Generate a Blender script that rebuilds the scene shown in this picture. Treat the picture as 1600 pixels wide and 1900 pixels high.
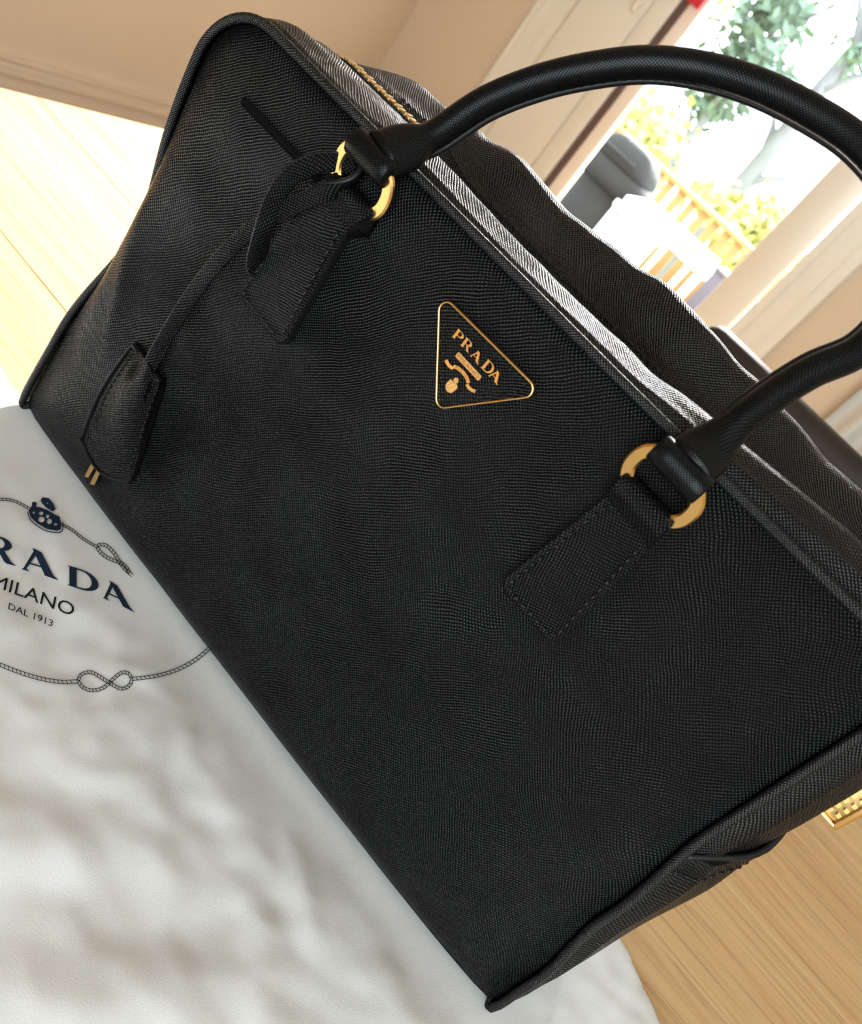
import bpy, bmesh, math, random
from math import sin, cos, pi, exp, sqrt, atan2
from mathutils import Vector, Matrix, noise
from mathutils.geometry import tessellate_polygon

for o in list(bpy.data.objects):
    bpy.data.objects.remove(o)
scene = bpy.context.scene
COL = scene.collection
random.seed(7)
V = Vector

# ------------------------------------------------------------------ camera
# world: x along the bag, y into the room, z up; z = 0 is the bag's base, metres
CAMM = Matrix(((0.64927, 0.73308, -0.20257), (0.49281, -0.20264, 0.84621), (0.57929, -0.64925, -0.49284)))
CAMC = V((0.2595235, -0.25915893, 0.29367777))
FPX = 1510.31
cam_data = bpy.data.cameras.new('camera')
cam = bpy.data.objects.new('camera', cam_data)
COL.objects.link(cam)
rot = CAMM @ Matrix(((1, 0, 0), (0, -1, 0), (0, 0, -1)))
mw = rot.to_4x4()
mw.translation = CAMC
cam.matrix_world = mw
cam_data.sensor_fit = 'HORIZONTAL'
cam_data.sensor_width = 36
cam_data.lens = FPX / 1600 * 36
cam_data.clip_start = 0.02
cam_data.clip_end = 200
cam_data.dof.use_dof = True
cam_data.dof.focus_distance = 0.34
cam_data.dof.aperture_fstop = 18
scene.camera = cam

# ------------------------------------------------------------------ light
world = bpy.data.worlds.new('sky')
scene.world = world
world.use_nodes = True
bg = world.node_tree.nodes['Background']
bg.inputs['Color'].default_value = (0.81, 0.935, 1.0, 1)
bg.inputs['Strength'].default_value = 9.6
sun_d = bpy.data.lights.new('sun', 'SUN')
sun_d.energy = 44
sun_d.angle = math.radians(13)
sun_d.color = (1.0, 0.965, 0.92)
sun = bpy.data.objects.new('sun', sun_d)
COL.objects.link(sun)
sun.rotation_euler = V((0.30, -2.55, -1.16)).to_track_quat('-Z', 'Y').to_euler()
vs = scene.view_settings
vs.view_transform = 'Standard'
vs.look = 'None'
vs.exposure = 0.32
vs.gamma = 1
vs.use_curve_mapping = False

def portal(name, loc, target, sx, sy):
    d = bpy.data.lights.new(name, 'AREA')
    d.shape = 'RECTANGLE'
    d.size = sx
    d.size_y = sy
    d.cycles.is_portal = True
    o = bpy.data.objects.new(name, d)
    COL.objects.link(o)
    o.location = loc
    o.rotation_euler = (V(target) - V(loc)).to_track_quat('-Z', 'Y').to_euler()

FLOOR = -0.754
TOP = -0.004                      # table top
XL, XR, YF, YB, ZC = -1.80, 3.3, -2.0, 2.70, 1.75
DX0, DX1, DZ1 = -1.26, -0.09, 1.42     # door opening
WX0, WX1, WZ0, WZ1 = 0.1, 3.0, -0.50, 1.55  # window behind the photographer
portal('door_daylight', ((DX0 + DX1) / 2, YB + 0.09, (FLOOR + DZ1) / 2), ((DX0 + DX1) / 2, 0, (FLOOR + DZ1) / 2), DX1 - DX0, DZ1 - FLOOR)
portal('window_daylight', ((WX0 + WX1) / 2, YF - 0.12, (WZ0 + WZ1) / 2), ((WX0 + WX1) / 2, 0, (WZ0 + WZ1) / 2), WX1 - WX0, WZ1 - WZ0)

# ------------------------------------------------------------------ measuring helpers (photo pixel -> point on a given real surface)
def ray(p):
    return CAMM @ V(((p[0] - 800) / FPX, (p[1] - 950) / FPX, 1))
def at_y(p, y):
    d = ray(p); return CAMC + d * ((y - CAMC.y) / d.y)
def at_z(p, z):
    d = ray(p); return CAMC + d * ((z - CAMC.z) / d.z)
def at_x(p, x):
    d = ray(p); return CAMC + d * ((x - CAMC.x) / d.x)
def lerp(a, b, t):
    return a + (b - a) * t
def interp(xs, ys, x):
    if x <= xs[0]: return ys[0]
    for i in range(len(xs) - 1):
        if x <= xs[i + 1]:
            t = (x - xs[i]) / (xs[i + 1] - xs[i]); t = t * t * (3 - 2 * t)
            return ys[i] + (ys[i + 1] - ys[i]) * t
    return ys[-1]
def sstep(a, b, x):
    t = max(0, min(1, (x - a) / (b - a))); return t * t * (3 - 2 * t)
def catmull(pts, n=8):
    pts = [V(p) for p in pts]
    P = [pts[0] * 2 - pts[1]] + pts + [pts[-1] * 2 - pts[-2]]
    out = []
    for i in range(1, len(P) - 2):
        for k in range(n):
            t = k / n
            a, b, c, d = P[i - 1], P[i], P[i + 1], P[i + 2]
            out.append(0.5 * ((2 * b) + (c - a) * t + (2 * a - 5 * b + 4 * c - d) * t * t + (3 * b - a - 3 * c + d) * t ** 3))
    out.append(pts[-1])
    return out

# ------------------------------------------------------------------ materials
def new_mat(name):
    m = bpy.data.materials.new(name); m.use_nodes = True
    nt = m.node_tree
    return m, nt, nt.nodes['Principled BSDF']
def N(nt, t, **kw):
    n = nt.nodes.new(t)
    for k, v in kw.items():
        if k == 'inp':
            for a, b in v.items(): n.inputs[a].default_value = b
        else: setattr(n, k, v)
    return n
def simple(name, col, rough=0.5, metal=0.0, bump=None, spec=0.5, var=0.0, vscale=5):
    m, nt, b = new_mat(name)
    b.inputs['Base Color'].default_value = (*col, 1)
    b.inputs['Roughness'].default_value = rough
    b.inputs['Metallic'].default_value = metal
    b.inputs['Specular IOR Level'].default_value = spec
    tc = N(nt, 'ShaderNodeTexCoord')
    if var:
        nz = N(nt, 'ShaderNodeTexNoise', inp={'Scale': vscale, 'Detail': 4})
        nt.links.new(tc.outputs['Object'], nz.inputs['Vector'])
        r = N(nt, 'ShaderNodeMixRGB', blend_type='MIX')
        r.inputs[1].default_value = (*[c * (1 - var) for c in col], 1)
        r.inputs[2].default_value = (*[min(1, c * (1 + var)) for c in col], 1)
        nt.links.new(nz.outputs['Fac'], r.inputs[0]); nt.links.new(r.outputs[0], b.inputs['Base Color'])
    if bump:
        nz = N(nt, 'ShaderNodeTexNoise', inp={'Scale': bump[0], 'Detail': 3})
        nt.links.new(tc.outputs['Object'], nz.inputs['Vector'])
        bp = N(nt, 'ShaderNodeBump', inp={'Strength': bump[1], 'Distance': bump[2]})
        nt.links.new(nz.outputs['Fac'], bp.inputs['Height']); nt.links.new(bp.outputs[0], b.inputs['Normal'])
    return m

def saffiano(name, col=(0.0026, 0.0026, 0.0026), rough=0.24, strength=1.0, dist=0.00036, pitch=0.00112, spec=0.105):
    """cross-hatched embossed leather: two families of fine diagonal ridges in the surface's own metres"""
    m, nt, b = new_mat(name)
    b.inputs['Base Color'].default_value = (*col, 1)
    b.inputs['Specular IOR Level'].default_value = spec
    uv = N(nt, 'ShaderNodeUVMap')
    wob = N(nt, 'ShaderNodeTexNoise', inp={'Scale': 130.0, 'Detail': 2})
    nt.links.new(uv.outputs[0], wob.inputs['Vector'])
    sub = N(nt, 'ShaderNodeVectorMath', operation='SUBTRACT'); sub.inputs[1].default_value = (0.5, 0.5, 0.5)
    nt.links.new(wob.outputs['Color'], sub.inputs[0])
    sc = N(nt, 'ShaderNodeVectorMath', operation='SCALE'); sc.inputs['Scale'].default_value = 0.0013
    nt.links.new(sub.outputs[0], sc.inputs[0])
    add = N(nt, 'ShaderNodeVectorMath', operation='ADD')
    nt.links.new(uv.outputs[0], add.inputs[0]); nt.links.new(sc.outputs[0], add.inputs[1])
    slow = N(nt, 'ShaderNodeTexNoise', inp={'Scale': 22.0, 'Detail': 1})
    nt.links.new(uv.outputs[0], slow.inputs['Vector'])
    sub2 = N(nt, 'ShaderNodeVectorMath', operation='SUBTRACT'); sub2.inputs[1].default_value = (0.5, 0.5, 0.5)
    nt.links.new(slow.outputs['Color'], sub2.inputs[0])
    sc2 = N(nt, 'ShaderNodeVectorMath', operation='SCALE'); sc2.inputs['Scale'].default_value = 0.010
    nt.links.new(sub2.outputs[0], sc2.inputs[0])
    add2 = N(nt, 'ShaderNodeVectorMath', operation='ADD')
    nt.links.new(add.outputs[0], add2.inputs[0]); nt.links.new(sc2.outputs[0], add2.inputs[1])
    outs = []
    for ax in ((1, 1, 0), (1, -1, 0)):
        dt = N(nt, 'ShaderNodeVectorMath', operation='DOT_PRODUCT')
        dt.inputs[1].default_value = V(ax).normalized() * (2 * pi / pitch)
        nt.links.new(add2.outputs[0], dt.inputs[0])
        s = N(nt, 'ShaderNodeMath', operation='SINE'); nt.links.new(dt.outputs['Value'], s.inputs[0])
        h = N(nt, 'ShaderNodeMath', operation='MULTIPLY_ADD'); h.inputs[1].default_value = 0.5; h.inputs[2].default_value = 0.5
        nt.links.new(s.outputs[0], h.inputs[0])
        pw = N(nt, 'ShaderNodeMath', operation='POWER'); pw.inputs[1].default_value = 0.6
        nt.links.new(h.outputs[0], pw.inputs[0]); outs.append(pw)
    dom = N(nt, 'ShaderNodeTexNoise', inp={'Scale': 26.0, 'Detail': 2}); nt.links.new(uv.outputs[0], dom.inputs['Vector'])
    dmr = N(nt, 'ShaderNodeMapRange', inp={'From Min': 0.38, 'From Max': 0.62, 'To Min': 0.08, 'To Max': 0.92}); nt.links.new(dom.outputs['Fac'], dmr.inputs['Value'])
    fam = N(nt, 'ShaderNodeMix', data_type='FLOAT')
    nt.links.new(dmr.outputs[0], fam.inputs[0]); nt.links.new(outs[0].outputs[0], fam.inputs[2]); nt.links.new(outs[1].outputs[0], fam.inputs[3])
    prod = N(nt, 'ShaderNodeMath', operation='MULTIPLY')
    nt.links.new(outs[0].outputs[0], prod.inputs[0]); nt.links.new(outs[1].outputs[0], prod.inputs[1])
    mul = N(nt, 'ShaderNodeMix', data_type='FLOAT'); mul.inputs[0].default_value = 0.45
    nt.links.new(prod.outputs[0], mul.inputs[2]); nt.links.new(fam.outputs[0], mul.inputs[3])
    bp = N(nt, 'ShaderNodeBump', inp={'Strength': strength, 'Distance': dist})
    nt.links.new(mul.outputs[0], bp.inputs['Height']); nt.links.new(bp.outputs[0], b.inputs['Normal'])
    cm = N(nt, 'ShaderNodeMixRGB'); cm.inputs[1].default_value = (*[c * 0.2 for c in col], 1); cm.inputs[2].default_value = (*[c * 2.4 for c in col], 1)  # glints and groove shade painted into the base colour: ridges lighter, grooves darker
    nt.links.new(mul.outputs[0], cm.inputs[0]); nt.links.new(cm.outputs[0], b.inputs['Base Color'])
    sq = N(nt, 'ShaderNodeMath', operation='POWER'); sq.inputs[1].default_value = 1.6; nt.links.new(mul.outputs[0], sq.inputs[0])
    sm = N(nt, 'ShaderNodeMapRange', inp={'To Min': 0.03, 'To Max': spec * 2.4})
    nt.links.new(sq.outputs[0], sm.inputs['Value']); nt.links.new(sm.outputs[0], b.inputs['Specular IOR Level'])
    rr = N(nt, 'ShaderNodeMapRange', inp={'To Min': rough + 0.12, 'To Max': rough - 0.08})
    nt.links.new(mul.outputs[0], rr.inputs['Value']); nt.links.new(rr.outputs[0], b.inputs['Roughness'])
    return m

def wood(name, c_dark, c_mid, c_light, rough=0.42, axis=0, scale=1.0):
    m, nt, b = new_mat(name)
    tc = N(nt, 'ShaderNodeTexCoord'); oi = N(nt, 'ShaderNodeObjectInfo')
    add = N(nt, 'ShaderNodeVectorMath', operation='ADD')
    sc0 = N(nt, 'ShaderNodeVectorMath', operation='SCALE'); sc0.inputs['Scale'].default_value = 7.0
    cmb = N(nt, 'ShaderNodeCombineXYZ')
    for i in range(3): nt.links.new(oi.outputs['Random'], cmb.inputs[i])
    nt.links.new(cmb.outputs[0], sc0.inputs[0])
    nt.links.new(tc.outputs['Object'], add.inputs[0]); nt.links.new(sc0.outputs[0], add.inputs[1])
    def stretched(sx, sy, det, dis=0.0):
        mp = N(nt, 'ShaderNodeMapping')
        s = [sy, sy, sy]; s[axis] = sx
        mp.inputs['Scale'].default_value = [q * scale for q in s]
        nz = N(nt, 'ShaderNodeTexNoise', inp={'Scale': 1.0, 'Detail': det, 'Roughness': 0.6, 'Distortion': dis})
        nt.links.new(add.outputs[0], mp.inputs[0]); nt.links.new(mp.outputs[0], nz.inputs['Vector'])
        return nz
    a = stretched(2.2, 38, 3, 0.6)
    f = stretched(9, 330, 4, 0.2)
    r1 = N(nt, 'ShaderNodeValToRGB')
    r1.color_ramp.elements[0].position = 0.34; r1.color_ramp.elements[0].color = (*c_mid, 1)
    r1.color_ramp.elements[1].position = 0.66; r1.color_ramp.elements[1].color = (*c_light, 1)
    nt.links.new(a.outputs['Fac'], r1.inputs[0])
    r2 = N(nt, 'ShaderNodeValToRGB')
    r2.color_ramp.elements[0].position = 0.30; r2.color_ramp.elements[0].color = (1, 1, 1, 1)
    r2.color_ramp.elements[1].position = 0.50; r2.color_ramp.elements[1].color = (0, 0, 0, 1)
    nt.links.new(f.outputs['Fac'], r2.inputs[0])
    mm = N(nt, 'ShaderNodeMath', operation='MULTIPLY'); mm.inputs[1].default_value = 0.75
    nt.links.new(r2.outputs[0], mm.inputs[0])
    mx = N(nt, 'ShaderNodeMixRGB'); mx.inputs[2].default_value = (*c_dark, 1)
    nt.links.new(mm.outputs[0], mx.inputs[0]); nt.links.new(r1.outputs[0], mx.inputs[1])
    nt.links.new(mx.outputs[0], b.inputs['Base Color'])
    b.inputs['Roughness'].default_value = rough
    bp = N(nt, 'ShaderNodeBump', inp={'Strength': 0.15, 'Distance': 0.0004})
    nt.links.new(f.outputs['Fac'], bp.inputs['Height']); nt.links.new(bp.outputs[0], b.inputs['Normal'])
    return m

MAT = {}
MAT['leather'] = saffiano('black_crosshatch_leather')
MAT['leather_top'] = saffiano('black_crosshatch_leather_gusset', rough=0.33, spec=0.25)
MAT['leather_handle'] = saffiano('black_fine_leather', rough=0.30, strength=0.22, dist=0.00015, pitch=0.0008)
MAT['leather_piping'] = saffiano('black_piping_leather', col=(0.004, 0.004, 0.004), rough=0.34, strength=0.8, dist=0.0003, pitch=0.0009, spec=0.28)
MAT['leather_edge'] = simple('black_painted_leather_edge', (0.005, 0.005, 0.005), 0.42, spec=0.22, bump=(900, 0.3, 0.0002))
MAT['thread'] = simple('black_thread', (0.004, 0.004, 0.004), 0.4, spec=0.3)
MAT['lining'] = simple('black_slot_lining', (0.002, 0.002, 0.002), 0.8, spec=0.04)
MAT['gold'] = simple('polished_gold_metal', (0.74, 0.44, 0.155), 0.24, 1.0)
MAT['gold_satin'] = simple('satin_gold_metal', (0.68, 0.42, 0.17), 0.30, 1.0)
MAT['brass'] = simple('antique_brass_metal', (0.62, 0.44, 0.20), 0.32, 1.0)
MAT['cloth'] = simple('white_brushed_cotton_flannel', (0.745, 0.75, 0.745), 0.95, bump=(1900, 0.32, 0.0004), spec=0.1, var=0.03, vscale=60)
MAT['navy'] = simple('navy_print_ink', (0.010, 0.022, 0.048), 0.8, spec=0.2)
MAT['ink'] = simple('black_print_ink', (0.008, 0.010, 0.013), 0.8, spec=0.2)
MAT['oak'] = wood('oiled_light_oak', (0.34, 0.19, 0.078), (0.52, 0.325, 0.150), (0.64, 0.43, 0.22))
MAT['floor'] = wood('floor_oak', (0.30, 0.17, 0.08), (0.46, 0.30, 0.16), (0.56, 0.38, 0.21), axis=1)
MAT['wall'] = simple('warm_beige_wall_paint', (0.58, 0.465, 0.345), 0.85, bump=(300, 0.08, 0.0006), spec=0.2)
MAT['trim'] = simple('cream_gloss_trim_paint', (0.80, 0.70, 0.60), 0.4)
MAT['white'] = simple('off_white_ceiling_paint', (0.85, 0.83, 0.79), 0.85)
MAT['frame'] = simple('white_door_paint', (0.68, 0.64, 0.55), 0.35)
MAT['seal'] = simple('dark_rubber_seal', (0.10, 0.055, 0.045), 0.6)
MAT['chair'] = simple('dark_brown_leather', (0.020, 0.013, 0.010), 0.6, spec=0.2, bump=(400, 0.15, 0.0004))
MAT['chair_wood'] = simple('dark_stained_wood', (0.025, 0.015, 0.010), 0.4)
MAT['red'] = simple('red_felt', (0.55, 0.02, 0.03), 0.7)
MAT['curtain'] = simple('grey_curtain_cloth', (0.52, 0.50, 0.46), 0.9)
MAT['deck'] = simple('weathered_grey_decking', (0.20, 0.20, 0.19), 0.8, var=0.2, vscale=3)
MAT['rail'] = simple('yellow_pine_rail', (0.26, 0.125, 0.032), 0.7, var=0.15)
MAT['out_white'] = simple('white_garden_plastic', (0.85, 0.85, 0.83), 0.5)
MAT['grill'] = simple('grey_grill_cover', (0.011, 0.011, 0.011), 0.8, spec=0.2, var=0.2, vscale=6)
MAT['planter'] = simple('dark_planter', (0.07, 0.06, 0.075), 0.6)
MAT['bark'] = simple('grey_bark', (0.11, 0.11, 0.115), 0.9, var=0.2)
MAT['leaf_y'] = simple('yellow_green_leaves', (0.31, 0.30, 0.09), 0.7)
MAT['leaf_g'] = simple('green_leaves', (0.065, 0.10, 0.065), 0.7)
MAT['grass'] = simple('lawn_grass', (0.28, 0.34, 0.10), 0.9, var=0.2)
gm, gnt, gb = new_mat('clear_window_glass')
gnt.nodes.remove(gb)
tr = N(gnt, 'ShaderNodeBsdfTransparent'); gl = N(gnt, 'ShaderNodeBsdfGlossy', inp={'Roughness': 0.02})
fr = N(gnt, 'ShaderNodeFresnel', inp={'IOR': 1.45}); mxs = N(gnt, 'ShaderNodeMixShader')
gnt.links.new(fr.outputs[0], mxs.inputs[0]); gnt.links.new(tr.outputs[0], mxs.inputs[1]); gnt.links.new(gl.outputs[0], mxs.inputs[2])
gnt.links.new(mxs.outputs[0], gnt.nodes['Material Output'].inputs['Surface'])
MAT['glass'] = gm

# ------------------------------------------------------------------ object helpers
WL = {}
def wloc(o):
    return WL[o.name] if o is not None else V((0, 0, 0))
def tag(o, label=None, cat=None, group=None, kind=None):
    if label: o['label'] = label
    if cat: o['category'] = cat
    if group: o['group'] = group
    if kind: o['kind'] = kind
    return o
def empty(name, loc, label, cat, group=None):
    o = bpy.data.objects.new(name, None); COL.objects.link(o)
    o.location = loc; WL[o.name] = V(loc); o.empty_display_size = 0.05
    return tag(o, label, cat, group)
def mk(name, verts, faces, mat, parent=None, uvs=None, smooth=True, origin=None, recalc=True):
    verts = [V(v) for v in verts]
    c = V(origin) if origin is not None else sum(verts, V((0, 0, 0))) / len(verts)
    me = bpy.data.meshes.new(name)
    me.from_pydata([v - c for v in verts], [], faces)
    if uvs is not None:
        ul = me.uv_layers.new(name='UVMap')
        for l in me.loops: ul.data[l.index].uv = uvs[l.vertex_index]
    if recalc:
        bm = bmesh.new(); bm.from_mesh(me); bmesh.ops.recalc_face_normals(bm, faces=bm.faces); bm.to_mesh(me); bm.free()
    for p in me.polygons: p.use_smooth = smooth
    me.materials.append(MAT[mat])
    o = bpy.data.objects.new(name, me); COL.objects.link(o)
    if parent is not None: o.parent = parent
    o.location = c - wloc(parent)
    WL[o.name] = c
    return o
def shared(name, src, loc, parent):
    o = bpy.data.objects.new(name, src.data); COL.objects.link(o)
    o.parent = parent; o.location = V(loc) - wloc(parent); WL[o.name] = V(loc)
    return o
def box_geo(x0, x1, y0, y1, z0, z1):
    v = [(x0, y0, z0), (x1, y0, z0), (x1, y1, z0), (x0, y1, z0), (x0, y0, z1), (x1, y0, z1), (x1, y1, z1), (x0, y1, z1)]
    f = [(0, 3, 2, 1), (4, 5, 6, 7), (0, 1, 5, 4), (1, 2, 6, 5), (2, 3, 7, 6), (3, 0, 4, 7)]
    return v, f
def box(name, x0, x1, y0, y1, z0, z1, mat, parent=None, bevel=0.0, seg=2):
    v, f = box_geo(x0, x1, y0, y1, z0, z1)
    o = mk(name, v, f, mat, parent, smooth=False)
    if bevel: bevel_obj(o, bevel, seg)
    return o
def bevel_obj(o, w, seg=2):
    bm = bmesh.new(); bm.from_mesh(o.data)
    bmesh.ops.bevel(bm, geom=list(bm.edges), offset=w, segments=seg, affect='EDGES', profile=0.5)
    for f in bm.faces: f.smooth = True
    bm.to_mesh(o.data); bm.free()
    try: o.data.set_sharp_from_angle(angle=math.radians(40))
    except Exception: pass
def join_geo(parts):
    V_, F_ = [], []
    for v, f in parts:
        n = len(V_); V_ += list(v); F_ += [tuple(i + n for i in q) for q in f]
    return V_, F_
def grid_faces(nu, nv, closed_u=False, closed_v=False):
    f = []
    for j in range(nv if closed_v else nv - 1):
        for i in range(nu if closed_u else nu - 1):
            a = j * nu + i; b = j * nu + (i + 1) % nu
            c = ((j + 1) % nv) * nu + (i + 1) % nu; d = ((j + 1) % nv) * nu + i
            f.append((a, b, c, d))
    return f
def frames(pts, ref=V((0, 1, 0))):
    out = []
    for i in range(len(pts)):
        t = (pts[min(i + 1, len(pts) - 1)] - pts[max(i - 1, 0)]).normalized()
        n = (ref - t * ref.dot(t))
        if n.length < 1e-5: n = V((1, 0, 0))
        n.normalize(); out.append((t, n, t.cross(n)))
    return out
def tube_geo(pts, rad, seg=12, ref=V((0, 1, 0)), sec=None, cap=True):
    """sweep; rad a number or function(i/(n-1)) giving (half_a along ref, half_b) """
    pts = [V(p) for p in pts]; fr = frames(pts, ref); n = len(pts); vs_, uv = [], []
    L = 0
    for i, p in enumerate(pts):
        if i: L += (p - pts[i - 1]).length
        r = rad(i / (n - 1)) if callable(rad) else (rad, rad)
        for k in range(seg):
            a = 2 * pi * k / seg
            vs_.append(p + fr[i][1] * cos(a) * r[0] + fr[i][2] * sin(a) * r[1]); uv.append((L, a * max(r)))
    fs = grid_faces(seg, n, closed_u=True)
    if cap: fs += [tuple(range(seg)), tuple(range((n - 1) * seg, n * seg))]
    return vs_, fs, uv
def ribbon_geo(pts, wdir, w, t):
    """flat strap: rectangular section, wdir(i) width direction"""
    pts = [V(p) for p in pts]; vs_, uv = [], []; n = len(pts); L = 0
    for i, p in enumerate(pts):
        if i: L += (p - pts[i - 1]).length
        tan = (pts[min(i + 1, n - 1)] - pts[max(i - 1, 0)]).normalized()
        wd = wdir[i] - tan * wdir[i].dot(tan); wd.normalize(); nn = tan.cross(wd)
        e = t * 0.22
        for (a, b) in ((-w / 2, -t / 2 + e), (-w / 2, t / 2 - e), (-w / 2 + e, t / 2), (w / 2 - e, t / 2), (w / 2, t / 2 - e), (w / 2, -t / 2 + e), (w / 2 - e, -t / 2), (-w / 2 + e, -t / 2)):
            vs_.append(p + wd * a + nn * b); uv.append((L, a + b))
    return vs_, grid_faces(8, n, closed_u=True) + [tuple(range(8)), tuple(range((n - 1) * 8, n * 8))], uv
def poly_prism(loops, place, t0, t1):
    """loops: outer + holes in 2D; place(u,v,h) -> world"""
    flat = [p for lp in loops for p in lp]
    tri = tessellate_polygon([[V((p[0], p[1], 0)) for p in lp] for lp in loops])
    n = len(flat)
    vs_ = [place(p[0], p[1], t0) for p in flat] + [place(p[0], p[1], t1) for p in flat]
    fs = [tuple(t) for t in tri] + [tuple(i + n for i in reversed(t)) for t in tri]
    s = 0
    for lp in loops:
        m = len(lp)
        for i in range(m):
            a, b = s + i, s + (i + 1) % m
            fs.append((a, b, b + n, a + n))
        s += m
    return vs_, fs
def rounded_poly(corners, r, seg=6):
    out = []; n = len(corners)
    for i in range(n):
        p = V(corners[i]); a = V(corners[i - 1]) - p; b = V(corners[(i + 1) % n]) - p
        rr = r[i] if isinstance(r, (list, tuple)) else r
        a.normalize(); b.normalize()
        half = math.acos(max(-1, min(1, a.dot(b)))) / 2
        d = rr / math.tan(half)
        c = p + (a + b).normalized() * (rr / sin(half))
        p0 = p + a * d - c; p1 = p + b * d - c
        a0 = atan2(p0.y, p0.x); a1 = atan2(p1.y, p1.x); da = (a1 - a0 + pi) % (2 * pi) - pi
        for k in range(seg + 1):
            t = a0 + da * k / seg
            out.append((c.x + rr * cos(t), c.y + rr * sin(t)))
    return out

# ------------------------------------------------------------------ room shell
def struct(o): return tag(o, kind='structure')
TH = 0.12
fl = struct(mk('floor', *box_geo(XL - TH, XR + TH, YF - TH, YB + TH, FLOOR - 0.1, FLOOR - 0.012), 'floor', smooth=False))
nb = 36
bw = (XR - XL) / nb
src = None
for i in range(nb):
    x = XL + (i + 0.5) * bw
    if src is None:
        src = box('floorboard', x - bw / 2 + 0.001, x + bw / 2 - 0.001, YF, YB, FLOOR - 0.012, FLOOR, 'floor', fl)
    else: shared('floorboard', src, (x, (YF + YB) / 2, FLOOR - 0.006), fl)
struct(box('ceiling', XL - TH, XR + TH, YF - TH, YB + TH, ZC, ZC + 0.1, 'white'))
struct(box('wall_left', XL - TH, XL, YF - TH, YB + TH, FLOOR, ZC, 'wall'))
struct(box('wall_right', XR, XR + TH, YF - TH, YB + TH, FLOOR, ZC, 'wall'))
g = [box_geo(XL, DX0, YB, YB + TH, FLOOR, ZC), box_geo(DX1, XR, YB, YB + TH, FLOOR, ZC), box_geo(DX0, DX1, YB, YB + TH, DZ1, ZC)]
struct(mk('wall_back', *join_geo(g), 'wall', smooth=False))
g = [box_geo(XL, WX0, YF - TH, YF, FLOOR, ZC), box_geo(WX1, XR, YF - TH, YF, FLOOR, ZC), box_geo(WX0, WX1, YF - TH, YF, WZ1, ZC), box_geo(WX0, WX1, YF - TH, YF, FLOOR, WZ0)]
struct(mk('wall_front', *join_geo(g), 'wall', smooth=False))

def profile_run(name, prof, p0, p1, out, mat, parent=None):
    """prof: (distance from wall, z) polyline swept straight from p0 to p1"""
    p0, p1, out = V(p0), V(p1), V(out)
    vs_ = [p0 + out * d + V((0, 0, z)) for d, z in prof] + [p1 + out * d + V((0, 0, z)) for d, z in prof]
    n = len(prof)
    fs = [(i, (i + 1) % n, (i + 1) % n + n, i + n) for i in range(n)] + [tuple(range(n)), tuple(range(n, 2 * n))]
    return mk(name, vs_, fs, mat, parent, smooth=False)
BB = [(0, 0), (0.030, 0), (0.030, 0.012), (0.016, 0.020), (0.016, 0.072), (0.030, 0.080), (0.030, 0.092), (0.018, 0.098), (0.013, 0.108), (0.022, 0.114), (0.022, 0.122), (0.009, 0.128), (0.006, 0.142), (0, 0.146)]
struct(profile_run('baseboard_left', BB, (XL, YF, FLOOR), (XL, YB, FLOOR), (1, 0, 0), 'wall'))
struct(profile_run('baseboard_back', BB, (DX1 + 0.14, YB, FLOOR), (XR, YB, FLOOR), (0, -1, 0), 'trim'))

# door in the back wall: casing (trim), frame, sash with one tall pane
def casing(name, x0, x1, z0, z1):
    w = x1 - x0
    o = mk(name, *join_geo([box_geo(x0, x1, YB - 0.016, YB, z0, z1), box_geo(x0 + w * 0.0, x0 + w * 0.22, YB - 0.026, YB - 0.016, z0, z1), box_geo(x1 - w * 0.28, x1, YB - 0.022, YB - 0.016, z0, z1)]), 'frame', smooth=False)
    return struct(o)
casing('trim_1', -1.375, DX0, FLOOR, DZ1 + 0.11)
casing('trim_2', DX1, 0.05, FLOOR, DZ1 + 0.11)
struct(box('trim_3', DX0, DX1, YB - 0.02, YB, DZ1, DZ1 + 0.11, 'frame', bevel=0.004))
door = empty('door_1', ((DX0 + DX1) / 2, YB + 0.03, FLOOR), 'white framed glass balcony door with one tall pane', 'door')
door['kind'] = 'structure'; del door['category']
SX0, SX1 = -1.03, -0.105
box('door_jamb', DX0, SX0 - 0.006, YB + 0.004, YB + TH, FLOOR, DZ1, 'frame', door, 0.004)
box('door_stile', SX0, -0.962, YB - 0.006, YB + 0.06, FLOOR + 0.02, DZ1 - 0.02, 'frame', door, 0.004)
box('glazing_seal', -0.960, -0.936, YB + 0.006, YB + 0.05, FLOOR + 0.14, DZ1 - 0.10, 'seal', door, 0.002)
box('glazing_bead', -0.935, -0.885, YB + 0.012, YB + 0.05, FLOOR + 0.14, DZ1 - 0.10, 'trim', door, 0.004)
box('door_stile', -0.228, SX1, YB - 0.006, YB + 0.06, FLOOR + 0.02, DZ1 - 0.02, 'frame', door, 0.006)
box('door_rail', -0.962, -0.228, YB - 0.006, YB + 0.06, FLOOR + 0.02, FLOOR + 0.14, 'frame', door, 0.004)
box('door_rail', -0.962, -0.228, YB - 0.006, YB + 0.06, DZ1 - 0.10, DZ1 - 0.02, 'frame', door, 0.004)
box('window_pane', -0.936, -0.228, YB + 0.026, YB + 0.032, FLOOR + 0.14, DZ1 - 0.10, 'glass', door)
hv, hf, _ = tube_geo([(-1.072, YB - 0.012, 0.43), (-1.072, YB - 0.014, 0.47), (-1.072, YB - 0.014, 0.62)], 0.011, 12, ref=V((1, 0, 0)))
mk('door_handle', hv, hf, 'frame', door)
box('handle_plate', -1.085, -1.058, YB - 0.008, YB + 0.004, 0.46, 0.64, 'frame', door, 0.003)

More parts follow.
